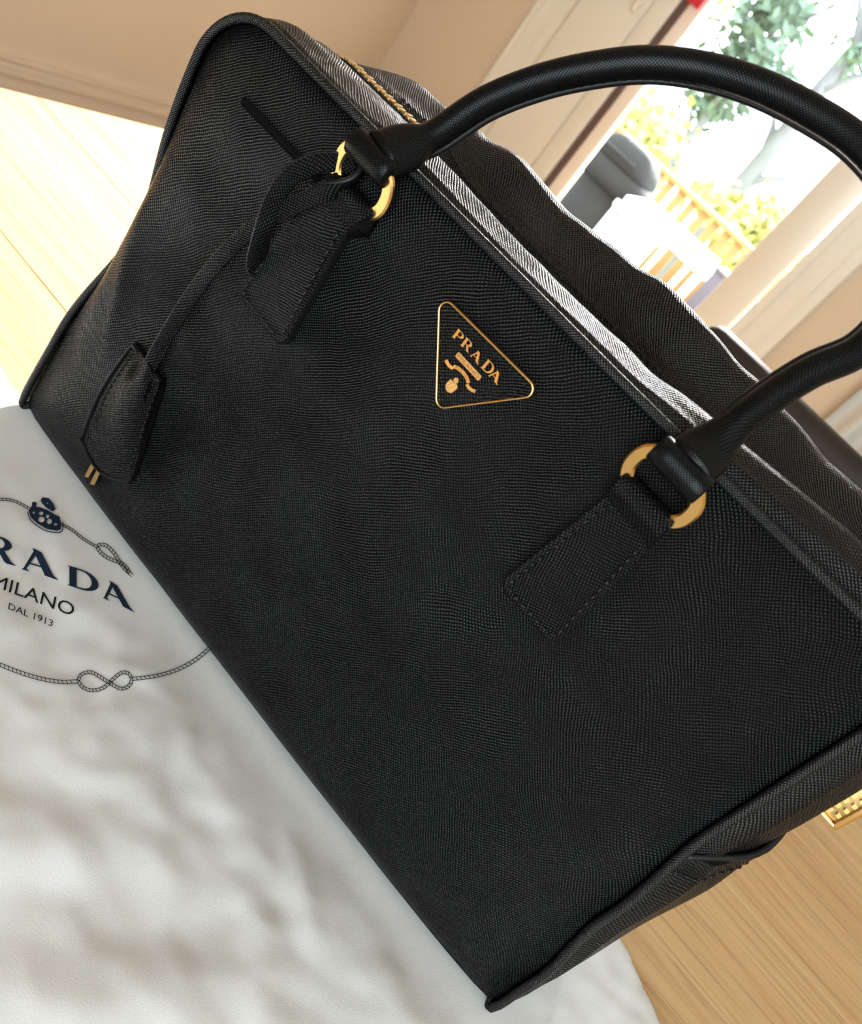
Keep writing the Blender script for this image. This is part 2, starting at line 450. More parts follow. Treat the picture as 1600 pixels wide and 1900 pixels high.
# window behind the photographer
win = empty('window_1', ((WX0 + WX1) / 2, YF - 0.06, WZ0), 'white framed window behind the table', 'window')
win['kind'] = 'structure'; del win['category']
for a in ((WX0, WX0 + 0.06, WZ0, WZ1), (WX1 - 0.06, WX1, WZ0, WZ1), ((WX0 + WX1) / 2 - 0.03, (WX0 + WX1) / 2 + 0.03, WZ0, WZ1)):
    box('window_stile', a[0], a[1], YF - 0.09, YF - 0.03, a[2], a[3], 'frame', win)
for a in ((WZ0, WZ0 + 0.06), (WZ1 - 0.06, WZ1)):
    box('window_rail', WX0, WX1, YF - 0.088, YF - 0.032, a[0], a[1], 'frame', win)
box('window_pane', WX0 + 0.05, WX1 - 0.05, YF - 0.063, YF - 0.057, WZ0 + 0.05, WZ1 - 0.05, 'glass', win)

# ------------------------------------------------------------------ table with oak boards
table = empty('dining_table', (0.55, 0.03, FLOOR), 'light oak dining table under the handbag and the white cloth bag', 'table')
TX0, TX1, TY0, TY1 = -0.340, 1.35, -0.62, 0.50
nb = 8
bw = (TY1 - TY0) / nb
for i in range(nb):
    y0 = TY0 + i * bw
    box('plank', TX0, TX1, y0 + 0.00015, y0 + bw - 0.00015, TOP - 0.03, TOP, 'oak', table, 0.0004, 1)
box('apron', TX0 + 0.06, TX1 - 0.06, TY0 + 0.06, TY0 + 0.085, TOP - 0.12, TOP - 0.03, 'oak', table)
box('apron', TX0 + 0.06, TX1 - 0.06, TY1 - 0.085, TY1 - 0.06, TOP - 0.12, TOP - 0.03, 'oak', table)
for x in (TX0 + 0.05, TX1 - 0.12):
    for y in (TY0 + 0.05, TY1 - 0.12):
        box('leg', x, x + 0.07, y, y + 0.07, FLOOR, TOP - 0.03, 'oak', table, 0.004)

# ------------------------------------------------------------------ dark chair behind the table
ch = empty('dining_chair', (0.36, 0.62, FLOOR), 'dark brown leather dining chair pushed in behind the handbag', 'chair')
def cushion(name, x0, x1, y0, y1, z0, z1, b, mat, puff=0.0):
    o = box(name, x0, x1, y0, y1, z0, z1, mat, ch, b, 5)
    return o
cushion('backrest', 0.130, 0.585, 0.640, 0.690, -0.26, 0.176, 0.018, 'chair')
cushion('seat', 0.135, 0.580, 0.235, 0.640, -0.33, -0.25, 0.02, 'chair')
for x in (0.14, 0.535):
    for y in (0.245, 0.645):
        box('leg', x, x + 0.04, y, y + 0.04, FLOOR, -0.25 if y > 0.5 else -0.33, 'chair_wood', ch, 0.003)

# ------------------------------------------------------------------ handbag: shape functions
H = 0.226
D = 0.130
def xl(z):
    return interp([0, 0.05, 0.12, 0.17, 0.205], [-0.0035, -0.001, 0.0040, 0.0040, 0.0035], z) + 0.0015 * exp(-z / 0.003)
def xr(z):
    return interp([0, 0.03, 0.08, 0.14, 0.205], [0.3605, 0.3590, 0.3520, 0.3462, 0.3462], z) - 0.0015 * exp(-z / 0.003)
CR = 0.026
def outline(n_side=40, n_arc=14, n_top=90):
    """front seam line, left bottom -> over the top -> right bottom, list of (x, z)"""
    o = []
    for i in range(n_side):
        z = 0.0014 + (H - CR - 0.0014) * i / n_side; o.append((xl(z), z))
    cx = xl(H - CR) + CR
    for i in range(n_arc):
        a = pi - (pi / 2) * i / n_arc; o.append((cx + CR * cos(a), H - CR + CR * sin(a)))
    cx2 = xr(H - CR) - CR
    for i in range(n_top): o.append((lerp(cx, cx2, i / n_top), H))
    for i in range(n_arc):
        a = pi / 2 - (pi / 2) * i / n_arc; o.append((cx2 + CR * cos(a), H - CR + CR * sin(a)))
    for i in range(n_side + 1):
        z = H - CR - (H - CR - 0.0014) * i / n_side; o.append((xr(z), z))
    return [V((p[0], 0, p[1])) for p in o]
OUT = outline()
NO = len(OUT)
def onorm(i):
    t = (OUT[min(i + 1, NO - 1)] - OUT[max(i - 1, 0)]).normalized()
    return V((-t.z, 0, t.x))
def edge_y(x, z):          # depth of the front seam: the squeezed left flank sits further back
    return 0.003 + 0.008 * sstep(0.20, 0.35, x) * sstep(0.10, 0.226, z) + 0.012 * exp(-((z - 0.118) / 0.042) ** 2) * sstep(0.14, 0.0, x)
def xrow(z):               # left and right limit of the panel at height z, with rounded top corners
    l, r = xl(z), xr(z)
    if z > H - CR:
        k = CR - sqrt(max(0, CR * CR - (z - H + CR) ** 2)); l = xl(H - CR) + k; r = xr(H - CR) - k
    return l, r
def F(x, z):
    """y of the front panel"""
    l, r = xrow(min(max(z, 0.0), H - 0.0005))
    e = 1.0
    for d, s in ((x - l, 0.0075 - 0.004 * exp(-((z - 0.118) / 0.045) ** 2)), (r - x, 0.010), (H - z, 0.006 + 0.022 * sstep(0.24, 0.33, x)), (z + 0.002, 0.007)):
        e *= 1 - exp(-max(d, 0) / s)
    ll = exp(-(x / 0.05) ** 2)
    amp = 0.0065 + 0.0055 * exp(-(z / 0.07) ** 2) * sin(pi * min(max((x + 0.004) / 0.365, 0), 1)) + 0.0125 * ll * exp(-((z - 0.118) / 0.045) ** 2)
    amp += 0.0016 * noise.noise(V((x * 14, z * 14, 1.3))) + 0.0006 * noise.noise(V((x * 45, z * 45, 4.1)))
    # soft crease that runs down the squeezed left flank
    cx = 0.016 + (0.125 - z) * 0.25
    amp += 0.0020 * exp(-((x - cx) / 0.0045) ** 2) * exp(-((z - 0.10) / 0.028) ** 2)
    # slack dimple under the right handle
    amp -= 0.0028 * exp(-((x - 0.315) / 0.03) ** 2 - ((z - 0.165) / 0.035) ** 2)
    return edge_y(x, z) + 0.003 - amp * e
def on_front(p, off=0.0):
    y = -0.004
    for _ in range(8):
        q = at_y(p, y - off); y = F(q.x, q.z)
    q = at_y(p, y - off)
    return q
bag = empty('handbag', (0.178, D / 2, 0.0), 'black crosshatched leather handbag with gold rings standing on the table', 'handbag')

# front and back panel
def panel(name, front=True):
    nu, nv = 150, 100
    vs_, uv = [], []
    for j in range(nv):
        t = j / (nv - 1)
        z = 0.0015 + (H - 0.0018) * (1 - (1 - t) ** 1.35)
        l, r = xrow(z)
        for i in range(nu):
            u = i / (nu - 1); u = u + 0.10 * sin(2 * pi * u) * -0.5 * 0.6
            x = lerp(l, r, u)
            y = F(x, z) if front else D - (F(lerp(r, l, u) * 0 + x, z) - 0.006) * 0.6
            vs_.append((x, y, z)); uv.append((x, z))
    return mk(name, vs_, grid_faces(nu, nv), 'leather', bag, uv)
panel('front_panel', True)
panel('back_panel', False)

# gusset strip round the sides and the top, split by the zip
def gh(i):
    """bulge (front ridge, zip, back ridge) of the gusset at outline point i"""
    p = OUT[i]
    if i < 40:            # left side
        k = p.z / (H - CR)
        return (lerp(0.003, 0.006, sstep(0, 0.5, k)), lerp(0.002, 0.003, k), lerp(0.003, 0.006, k))
    if i > NO - 42:       # right side
        k = p.z / (H - CR)
        return (interp([0, 0.1, 0.4, 0.6, 0.8, 1.0], [0.003, 0.006, 0.0130, 0.0178, 0.0205, 0.0205], k), lerp(0.002, 0.014, sstep(0, 0.6, k)), lerp(0.003, 0.012, sstep(0, 0.5, k)))
    x = p.x
    return (interp([0.0, 0.035, 0.07, 0.105, 0.153, 0.213, 0.244, 0.304, 0.34], [0.0060, 0.0045, 0.0040, 0.0068, 0.0046, 0.0055, 0.0090, 0.0130, 0.0170], x),
            interp([0.0, 0.03, 0.07, 0.10, 0.20, 0.31, 0.34], [0.001, 0.0005, 0.0010, -0.008, -0.009, -0.002, 0.009], x),
            interp([0.0, 0.013, 0.05, 0.11, 0.17, 0.20, 0.245, 0.30, 0.34], [0.001, 0.004, 0.010, 0.0152, 0.0175, 0.0170, 0.0145, 0.011, 0.011], x))
ZY0, ZY1 = 0.0535, 0.0625     # gap for the zip
def strip(name, back):
    nt_ = 22
    vs_, uv = [], []; L = 0
    for i in range(NO):
        p, n = OUT[i], onorm(i)
        if i: L += (OUT[i] - OUT[i - 1]).length
        hr, hz, hb = gh(i)
        ey = edge_y(p.x, p.z) + 0.002
        top = sstep(H - 0.03, H - 0.005, p.z)
        for k in range(nt_):
            t = k / (nt_ - 1)
            if not back:
                y = lerp(ey, ZY0, t)
                h = interp([0, 0.10, 0.34, 0.65, 1.0], [0.0006, hr * 0.60, hr, hr * 0.6 + hz * 0.4, hz], t)
                wr = 0.0006 * noise.noise(V((p.x * 40, p.z * 40, y * 60))) + 0.0005 * noise.noise(V((p.x * 90, 3.0, y * 50)))
            else:
                y = lerp(ZY1, D - 0.002, t)
                h = interp([0, 0.12, 0.52, 0.85, 1.0], [hz, hz + (hb - hz) * 0.25, hb, hb * 0.6, 0.0006], t)
                wr = top * (0.0046 * noise.noise(V((p.x * 24 + 2, 1.7, y * 18))) + 0.0022 * noise.noise(V((p.x * 55, 7.7, y * 30)))) * sin(pi * t)
            h += wr * sin(pi * min(1, t * 1.0))
            q = p + n * h; q.y = y
            arcl = 0.5 if k == 0 else arcl + (q - vs_[-1]).length
            vs_.append(q); uv.append((L, arcl))
    return mk(name, vs_, grid_faces(nt_, NO), 'leather_top', bag, uv)
strip('front_gusset', False)
strip('back_gusset', True)
# folded leather lips along the zip
def offset_path(yv, dh, i0=0, i1=NO):
    r = []
    for i in range(i0, i1):
        q = OUT[i] + onorm(i) * (gh(i)[1] + dh); q.y = yv; r.append(q)
    return r
I0, I1 = 8, NO - 12
for yv in (ZY0, ZY1):
    v, f, u = tube_geo(offset_path(yv, 0.0000, 3, NO - 3), 0.0008, 8)
    mk('zip_lip', v, f, 'leather_top', bag, u)
zp = offset_path((ZY0 + ZY1) / 2, -0.0016, 3, NO - 3)
v, f, u = ribbon_geo(zp, [V((0, 1, 0))] * len(zp), 0.011, 0.0008)
zipper = mk('zipper_tape', v, f, 'lining', bag, u)
# teeth: one tooth mesh shared
tv, tf = box_geo(-0.00105, 0.00105, -0.0031, 0.0031, -0.0007, 0.0012)
tooth0 = None
acc = 0; last = None
zt = offset_path((ZY0 + ZY1) / 2, 0.0003, 4, NO - 6)
zts = []
for a, b in zip(zt, zt[1:]):
    for k in range(6): zts.append((a.lerp(b, k / 6), (b - a).normalized()))
k = 0
for p, t in zts:
    if last is not None and (p - last).length < 0.0028: continue
    last = p; k += 1
    yv = p.y + (0.0008 if k % 2 else -0.0008)
    R = Matrix((t, V((0, 1, 0)), t.cross(V((0, 1, 0))))).transposed()
    if tooth0 is None:
        tooth0 = mk('tooth', tv, tf, 'brass', zipper, smooth=False, origin=(0, 0, 0)); o = tooth0
        bevel_obj(o, 0.0005, 2)
    else:
        o = bpy.data.objects.new('tooth', tooth0.data); COL.objects.link(o); o.parent = zipper
    o.location = V((p.x, yv, p.z)) - wloc(zipper); o.rotation_euler = R.to_euler()
    WL[o.name] = V((p.x, yv, p.z))

# base
bx = []
vs_, uv = [], []
for j in range(12):
    for i in range(40):
        x = lerp(xl(0) + 0.001, xr(0) - 0.001, i / 39); y = lerp(F(x, 0.0015), D - (F(x, 0.0015) - 0.006) * 0.6, j / 11)
        vs_.append((x, y, 0.0012)); uv.append((x, y))
mk('bag_base', vs_, grid_faces(40, 12), 'leather', bag, uv)

# piping
pp = []
for i in range(NO):
    q = OUT[i] + onorm(i) * 0.0008; q.y = edge_y(OUT[i].x, OUT[i].z) + 0.0002; pp.append(q)
for side, e0 in ((0, -1), (-1, 1)):
    a = pp[side]; ext = [V((a.x - e0 * 0.0005, a.y + 0.0006, a.z - 0.0018)), V((a.x - e0 * 0.0016, a.y + 0.003, 0.0012)), V((a.x - e0 * 0.004, a.y + 0.007, 0.0010))]
    pp = (ext[::-1] + pp) if side == 0 else (pp + ext)
v, f, u = tube_geo(pp, 0.0019, 10)
mk('front_piping', v, f, 'leather_piping', bag, u)
pb = [V((q.x, D - 0.001, q.z)) for q in pp]
v, f, u = tube_geo(pb, 0.0019, 10)
mk('back_piping', v, f, 'leather_piping', bag, u)

def stitches(name, pts, parent, length=0.0024, gap=0.0011, r=0.00033, lift=V((0, -1, 0))):
    """row of short thread stitches along a polyline"""
    parts = []; d = 0.0
    pts = [V(p) for p in pts]; seg = [(a, b) for a, b in zip(pts, pts[1:])]
    total = sum((b - a).length for a, b in seg)
    def at(s):
        for a, b in seg:
            l = (b - a).length
            if s <= l: return a.lerp(b, s / l if l else 0)
            s -= l
        return pts[-1]
    s = 0
    while s + length < total:
        a, b = at(s), at(s + length); m = (a + b) / 2 + lift * r * 0.8
        v, f, _ = tube_geo([a - lift * r, m, b - lift * r], r, 6, ref=V((0, 0.6, 0.8)))
        parts.append((v, f)); s += length + gap
    if not parts: return None
    v, f = join_geo(parts)
    return tag(mk(name, v, f, 'thread', parent), kind='stuff')

# stitch row below the front piping and along the back flap beside the zip
row = []
for i in range(46, NO - 46, 2):
    q = OUT[i] + onorm(i) * 0.0040; row.append(V((q.x, edge_y(q.x, q.z) + 0.006, OUT[i].z + gh(i)[0] * 0.55)))
row = []
for i in range(60, NO - 60, 2):
    hz, hb = gh(i)[1], gh(i)[2]
    q = OUT[i]; t = 0.10; h = interp([0, 0.12, 0.52], [hz, hz + (hb - hz) * 0.25, hb], t)
    row.append(V((q.x, lerp(ZY1, D - 0.002, t), q.z + h + 0.0003)))
stitches('zip_stitching', row, bag, lift=V((0, -0.5, 0.85)))

# ------------------------------------------------------------------ handle tabs, rings, handles
def front_plate(corners, r, off0, off1, name, mat, parent, dens=0.004):
    """leather patch with rounded corners lying on the front panel"""
    lp = rounded_poly(corners, r, 5)
    dense = []
    for i in range(len(lp)):
        a, b = V(lp[i]), V(lp[(i + 1) % len(lp)]); n = max(1, int((b - a).length / dens))
        for k in range(n): dense.append(tuple(a.lerp(b, k / n)))
    cx = sum(p[0] for p in dense) / len(dense); cz = sum(p[1] for p in dense) / len(dense)
    vs_, uv = [], []; n = len(dense); fs = []
    rings = [(1.0, off0), (1.0, off1 * 0.65), (0.985, off1 * 0.93), (0.96, off1), (0.75, off1), (0.5, off1), (0.25, off1)]
    for s, off in rings:
        for x, z in dense:
            X, Z = cx + (x - cx) * s, cz + (z - cz) * s
            vs_.append((X, F(X, Z) - off, Z)); uv.append((X * 0.94 - Z * 0.34 + 3, X * 0.34 + Z * 0.94))
    for j in range(len(rings) - 1):
        for i in range(n):
            fs.append((j * n + i, j * n + (i + 1) % n, (j + 1) * n + (i + 1) % n, (j + 1) * n + i))
    vs_.append((cx, F(cx, cz) - off1, cz)); uv.append((cx * 0.94 - cz * 0.34 + 3, cx * 0.34 + cz * 0.94)); c = len(vs_) - 1
    for i in range(n): fs.append(((len(rings) - 1) * n + i, (len(rings) - 1) * n + (i + 1) % n, c))
    o = mk(name, vs_, fs, mat, parent, uv)
    o.data.materials.append(MAT['leather_edge'])
    for k in range(2 * n): o.data.polygons[k].material_index = 1
    return o, dense
RINGC = {}
def flat_ring(name, c, ax, az, hw, hh, band, th, parent, mat='gold'):
    """flat metal loop: rounded rectangle band in the plane spanned by ax, az"""
    ny = ax.cross(az).normalized()
    lo = rounded_poly([(-hw, -hh), (hw, -hh), (hw, hh), (-hw, hh)], hh * 0.92, 10)
    li = rounded_poly([(-hw + band, -hh + band), (hw - band, -hh + band), (hw - band, hh - band), (-hw + band, hh - band)], (hh - band) * 0.9, 10)
    n = len(lo); vs_ = []; e = th * 0.28
    prof = [(0, -th / 2 + e), (0, th / 2 - e), (0.14, th / 2), (0.86, th / 2), (1, th / 2 - e), (1, -th / 2 + e), (0.86, -th / 2), (0.14, -th / 2)]
    for i in range(n):
        for s, y in prof:
            u = lerp(lo[i][0], li[i][0], s); w = lerp(lo[i][1], li[i][1], s)
            vs_.append(c + ax * u + az * w + ny * y)
    o = mk(name, vs_, grid_faces(8, n, closed_u=True, closed_v=True), mat, parent)
    try: o.data.set_sharp_from_angle(angle=math.radians(35))
    except Exception: pass
    return o
TILT = V((0, -0.22, 1)).normalized()
def ring_c(x): return V((x, F(x, 0.20) - 0.0062, 0.2147))
def tab(x0, x1, z0, z1, xr_):
    """stitched tab that folds round the ring's lower bar"""
    w = 0.0065
    corners = [(x0, z0), (x1, z0), (x1 - 0.0045, z1), (x0 + 0.0045, z1)]
    t, dense = front_plate(corners, [0.0045, 0.0045, 0.002, 0.002], 0.0002, 0.0048, 'handle_tab', 'leather', bag)
    ins = rounded_poly([(x0 + 0.0028, z0 + 0.0028), (x1 - 0.0028, z0 + 0.0028), (x1 - 0.0068, z1 - 0.004), (x0 + 0.0068, z1 - 0.004)], 0.0025, 4)
    k = len(ins) // 4
    path = [V((p[0], F(p[0], p[1]) - 0.0049, p[1])) for p in ins]
    side = path[3 * k:] + path[:2 * k]
    stitches('stitching', side + path[2 * k:2 * k + 2], t, r=0.00048, length=0.0026, gap=0.0010)
    # folded loop round the ring's lower bar
    xc = (x0 + x1) / 2; hw = 0.0112
    Fy = F(xc, z1 - 0.004); by = ring_c(xr_).y - TILT.y * 0.0089; bz = ring_c(xr_).z - TILT.z * 0.0089
    prof = [(Fy - 0.0033, bz - 0.0120), (Fy - 0.0046, bz - 0.0085), (by - 0.0030, bz - 0.0040), (by - 0.0047, bz - 0.0005), (by - 0.0040, bz + 0.0026), (by - 0.0012, bz + 0.0043), (by + 0.0022, bz + 0.0040), (Fy - 0.0008, bz + 0.001), (Fy - 0.0004, bz - 0.006)]
    vs_, uv = [], []
    for x in [xc - hw, xc - hw + 0.0007, xc - hw * 0.5, xc, xc + hw * 0.5, xc + hw - 0.0007, xc + hw]:
        ed = 0.0006 if abs(abs(x - xc) - hw) < 1e-6 else 0
        for k, (y, z) in enumerate(prof):
            vs_.append((x + (xr_ - xc) * sstep(0, 4, k), y + ed, z - ed)); uv.append((x, k * 0.003))
    n = len(prof)
    mk('tab_loop', vs_, grid_faces(n, 7) + [tuple(range(n)), tuple(range(6 * n, 7 * n))], 'leather', t, uv)
    return t
tab(0.0775, 0.1095, 0.1430, 0.2010, 0.1005)
tab(0.2345, 0.2650, 0.1460, 0.2020, 0.2490)
rings = []
for xc in (0.1005, 0.2490):
    c = ring_c(xc)
    flat_ring('ring', c, V((1, 0, 0)), TILT, 0.0146, 0.0113, 0.0047, 0.0026, bag)
    rings.append(c)

def handle(path, name, flip=1, seam=True):
    n = len(path)
    def rad(t):
        e = min(t, 1 - t)
        k = sstep(0.0, 0.055, e)
        k2 = sstep(0.03, 0.10, e)
        return (lerp(0.0044, 0.0052, k), lerp(0.0090, 0.0052, k2))
    v, f, u = tube_geo(path, rad, 24)
    h = mk(name, v, f, 'leather_handle', bag, u)
    if seam:
        fr_ = frames(path)
        sp = []
        i0, i1 = int(n * 0.06), int(n * 0.94)
        for i in range(i0, i1):
            p = path[i]; nrm = fr_[i][2]
            inward = nrm if nrm.dot(V((0.175, 0.03, 0.24)) - p) > 0 else -nrm
            sp.append(p + inward * 0.0050 + V((0, 0.0020, 0)))
        v, f, u = tube_geo(sp, (lambda t: (0.0014, 0.0014)), 8)
        mk('handle_seam', v, f, 'leather_edge', h)
        stitches('handle_stitching', [q + V((0, -0.0014, 0.0)) for q in sp[::2]], h, r=0.0003, lift=V((0, -1, 0)))
    return h
def wrap(xc, c, tilt, w):
    """leather sleeve round the ring's upper bar"""
    pc = c + tilt * 0.0085
    v, f, u = tube_geo([pc + V((x, 0, 0)) for x in (-w, -w * 0.93, -w * 0.5, 0, w * 0.5, w * 0.93, w)], lambda t: (0.0047 * (0.86 if t in (0, 1) else 1), 0.0052 * (0.86 if t in (0, 1) else 1)), 16)
    return v, f, u
ends = []
for c in rings:
    ends.append(c + TILT * 0.0085)
KP = [(ends[0].x + 0.002, ends[0].y + 0.0008, ends[0].z + 0.003), (0.1045, 0.0030, 0.2335), (0.1065, 0.0090, 0.2405), (0.1108, 0.017, 0.2580), (0.1190, 0.025, 0.2740), (0.1290, 0.032, 0.2873), (0.1405, 0.038, 0.2988), (0.1550, 0.043, 0.3080), (0.1720, 0.046, 0.3147),
      (0.1910, 0.048, 0.3190), (0.2110, 0.0485, 0.3208), (0.2310, 0.0465, 0.3170), (0.2470, 0.042, 0.3060), (0.2560, 0.036, 0.2930), (0.2580, 0.028, 0.2790), (0.2530, 0.0205, 0.2650), (0.2502, 0.012, 0.2480), (0.2498, 0.004, 0.2330), (ends[1].x + 0.0005, ends[1].y + 0.0010, ends[1].z + 0.003)]
hp = catmull(KP, 7)
front_handle = handle(hp, 'handle')
for c in rings:
    v, f, u = wrap(c.x, c, TILT, 0.0102)
    mk('handle_wrap', v, f, 'leather_handle', front_handle, u)
# rear handle folded down behind the bag
bk = [V((0.0975, D + 0.010, 0.212)), V((0.096, D + 0.013, 0.19)), V((0.10, D + 0.014, 0.15)), V((0.13, D + 0.0145, 0.115)), V((0.175, D + 0.015, 0.105)), V((0.22, D + 0.0145, 0.115)), V((0.248, D + 0.014, 0.15)), V((0.251, D + 0.013, 0.19)), V((0.249, D + 0.010, 0.212))]
rh = handle(catmull(bk, 7), 'handle', seam=False)
rh['label'] = 'rear handle folded down behind the bag'
for xc in (0.0975, 0.2490):
    flat_ring('ring', V((xc, D + 0.008, 0.2158)), V((1, 0, 0)), V((0, 0, 1)), 0.0146, 0.0113, 0.0047, 0.0026, bag)
    box('handle_tab', xc - 0.014, xc + 0.014, D - 0.002, D + 0.0075, 0.146, 0.209, 'leather_handle', bag, 0.002)

# slot pocket in the front panel
SZ = 0.2012
for nm, dz, r, m, x0 in (('slot_lip', 0.0014, 0.0004, 'lining', 0.0355), ('slot_lip', -0.0014, 0.0004, 'lining', 0.0355)):
    pts = [V((x0 + (0.092 - x0) * i / 20, 0, SZ + dz)) for i in range(21)]
    for p in pts: p.y = F(p.x, p.z) - 0.0002
    v, f, u = tube_geo(pts, r, 8); mk(nm, v, f, m, bag, u)
pts = [V((0.0348 + 0.058 * i / 20, 0, SZ)) for i in range(21)]
for p in pts: p.y = F(p.x, p.z) + 0.0001
v, f, u = tube_geo(pts, lambda t: (0.0006, 0.0014), 8); mk('pocket_slot', v, f, 'lining', bag, u)

# ------------------------------------------------------------------ triangular plate with raised lettering
def crop8(u, w): return (790 + u / 6.6667, 520 + w / 6.6667)
PY = F(0.174, 0.195) - 0.0022      # plate front plane
def pl(u, w): q = at_y(crop8(u, w), PY); return (q.x, q.z)
tri_c = [pl(185, 150), pl(1470, 1420), pl(140, 1590)]
plate = None
lp = rounded_poly(tri_c, 0.0030, 6)
place = lambda x, z, h: V((x, PY - h, z))
v, f = poly_prism([lp], place, -0.0028, 0.0)
plate = mk('logo_plate', v, f, 'leather', bag, [(p.x, p.z) for p in map(V, v)], smooth=False)
cxm = sum(p[0] for p in lp) / len(lp); czm = sum(p[1] for p in lp) / len(lp)
def closed_tube(pts, ra, rb, seg=8):
    n = len(pts); vs_ = []
    for i in range(n):
        t = (V(pts[(i + 1) % n]) - V(pts[i - 1])).normalized(); nn = V((-t.z, 0, t.x))
        for k in range(seg):
            a = 2 * pi * k / seg; vs_.append(V(pts[i]) + nn * cos(a) * ra + V((0, -1, 0)) * sin(a) * rb)
    return vs_, grid_faces(seg, n, closed_u=True, closed_v=True)
v, f = closed_tube([V((p[0], PY + 0.0004, p[1])) for p in lp], 0.00055, 0.0016)
mk('plate_rim', v, f, 'gold', plate)
ins = rounded_poly([(cxm + (p[0] - cxm) * 0.84, czm + (p[1] - czm) * 0.84) for p in tri_c], 0.002, 4)
stitches('stitching', [V((p[0], PY - 0.0001, p[1])) for p in ins + ins[:1]], plate, length=0.0016, gap=0.0009, r=0.00022)

def arc(cx, cy, rx, ry, a0, a1, n=12):
    return [(cx + rx * cos(a0 + (a1 - a0) * i / n), cy + ry * sin(a0 + (a1 - a0) * i / n)) for i in range(n + 1)]
def bowl(x0, y0, y1, x1, tin, tout_x):
    """D-shaped bowl: outer and inner loop"""
    cy = (y0 + y1) / 2; ry = (y1 - y0) / 2
    outer = [(x0, y0)] + arc(x0 + 0.18, cy, x1 - x0 - 0.18, ry, -pi / 2, pi / 2, 16) + [(x0, y1)]
    inner = [(x0 + 0.001, y0 + tin)] + arc(x0 + 0.16, cy, x1 - x0 - 0.16 - tout_x, ry - tin, -pi / 2, pi / 2, 16) + [(x0 + 0.001, y1 - tin)]
    return [outer, inner]
STEM = [[(0.06, 0.0), (0.02, 0.03), (0.10, 0.07), (0.10, 0.93), (0.02, 0.97), (0.06, 1.0), (0.36, 1.0), (0.33, 0.93), (0.33, 0.07), (0.36, 0.0)]]
GLYPH = {
    'P': [[[(0.0, 0.0), (0.08, 0.06), (0.08, 0.94), (0.0, 1.0), (0.34, 1.0), (0.31, 0.93), (0.31, 0.06), (0.38, 0.0)]], bowl(0.30, 0.42, 1.0, 0.88, 0.075, 0.22)],
    'R': [[[(0.0, 0.0), (0.08, 0.06), (0.08, 0.94), (0.0, 1.0), (0.34, 1.0), (0.31, 0.93), (0.31, 0.06), (0.38, 0.0)]], bowl(0.30, 0.46, 1.0, 0.84, 0.075, 0.21),
          [[(0.40, 0.50), (0.62, 0.50), (0.86, 0.12), (1.02, 0.0), (0.74, 0.0), (0.66, 0.06)]]],
    'A': [[[(0.30, 1.0), (0.42, 0.97), (0.55, 0.93), (0.86, 0.14), (1.0, 0.0), (0.62, 0.03), (0.60, 0.12), (0.385, 0.74), (0.34, 0.88)]],
          [[(0.0, 0.0), (0.06, 0.09), (0.345, 0.90), (0.415, 0.80), (0.135, 0.09), (0.22, 0.0)]],
          [[(0.20, 0.31), (0.22, 0.375), (0.54, 0.375), (0.56, 0.31)]]],
    'D': [[[(0.0, 0.0), (0.08, 0.06), (0.08, 0.94), (0.0, 1.0), (0.36, 1.0), (0.31, 0.93), (0.31, 0.06), (0.36, 0.0)]], bowl(0.30, 0.0, 1.0, 1.0, 0.075, 0.22)],
}
def plate_letter(ch, bl, br, tl):
    a, b, c = (V(pl(*bl)), V(pl(*br)), V(pl(*tl)))
    pls = lambda u, w, h: V((*(a + (b - a) * u + (c - a) * w), 0)).xzy.xyz if False else V(((a + (b - a) * u + (c - a) * w).x, PY - h, (a + (b - a) * u + (c - a) * w).y))
    parts = [poly_prism(lps, pls, 0.0, 0.0009 + 0.00004 * k) for k, lps in enumerate(GLYPH[ch])]
    v, f = join_geo(parts)
    o = mk('letter', v, f, 'gold', plate, smooth=False)
    return o
for ch_, bl, br, tl in (('P', (338, 688), (440, 800), (415, 588)), ('R', (440, 795), (548, 905), (515, 695)), ('A', (562, 930), (668, 1048), (632, 830)), ('D', (692, 1072), (800, 1180), (782, 968)), ('A', (788, 1175), (902, 1300), (868, 1072))):
    plate_letter(ch_, bl, br, tl)
bar = [pl(418, 884), pl(706, 1190), pl(660, 1246), pl(374, 940)]
v, f = poly_prism([rounded_poly(bar, 0.0004, 3)], place, 0.0, 0.0006)
barobj = mk('name_bar', v, f, 'gold_satin', plate, smooth=False)

def text_mesh(body):
    """built-in sans face as (vertices in a unit box, faces)"""
    cu = bpy.data.curves.new('text', 'FONT'); cu.body = body; cu.size = 1; cu.resolution_u = 3
    ob = bpy.data.objects.new('text', cu); COL.objects.link(ob)
    dg = bpy.context.evaluated_depsgraph_get()
    me = bpy.data.meshes.new_from_object(ob.evaluated_get(dg))
    vs_ = [v.co.copy() for v in me.vertices]; fs = [tuple(p.vertices) for p in me.polygons]
    bpy.data.objects.remove(ob); bpy.data.meshes.remove(me); bpy.data.curves.remove(cu)
    x0 = min(v.x for v in vs_); x1 = max(v.x for v in vs_); y0 = min(v.y for v in vs_); y1 = max(v.y for v in vs_)
    return [((v.x - x0) / (x1 - x0), (v.y - y0) / (y1 - y0)) for v in vs_], fs
def slab_from(vs2, fs, place, t0, t1):
    """thicken a flat triangulated 2D mesh"""
    n = len(vs2)
    edges = {}
    for f in fs:
        for a, b in zip(f, f[1:] + f[:1]): edges[(a, b)] = 1
    side = [(a, b, b + n, a + n) for (a, b) in edges if (b, a) not in edges]
    return [place(u, w, t1) for u, w in vs2] + [place(u, w, t0) for u, w in vs2], list(fs) + [tuple(i + n for i in reversed(f)) for f in fs] + [(b, a, d, c) for a, b, c, d in side]
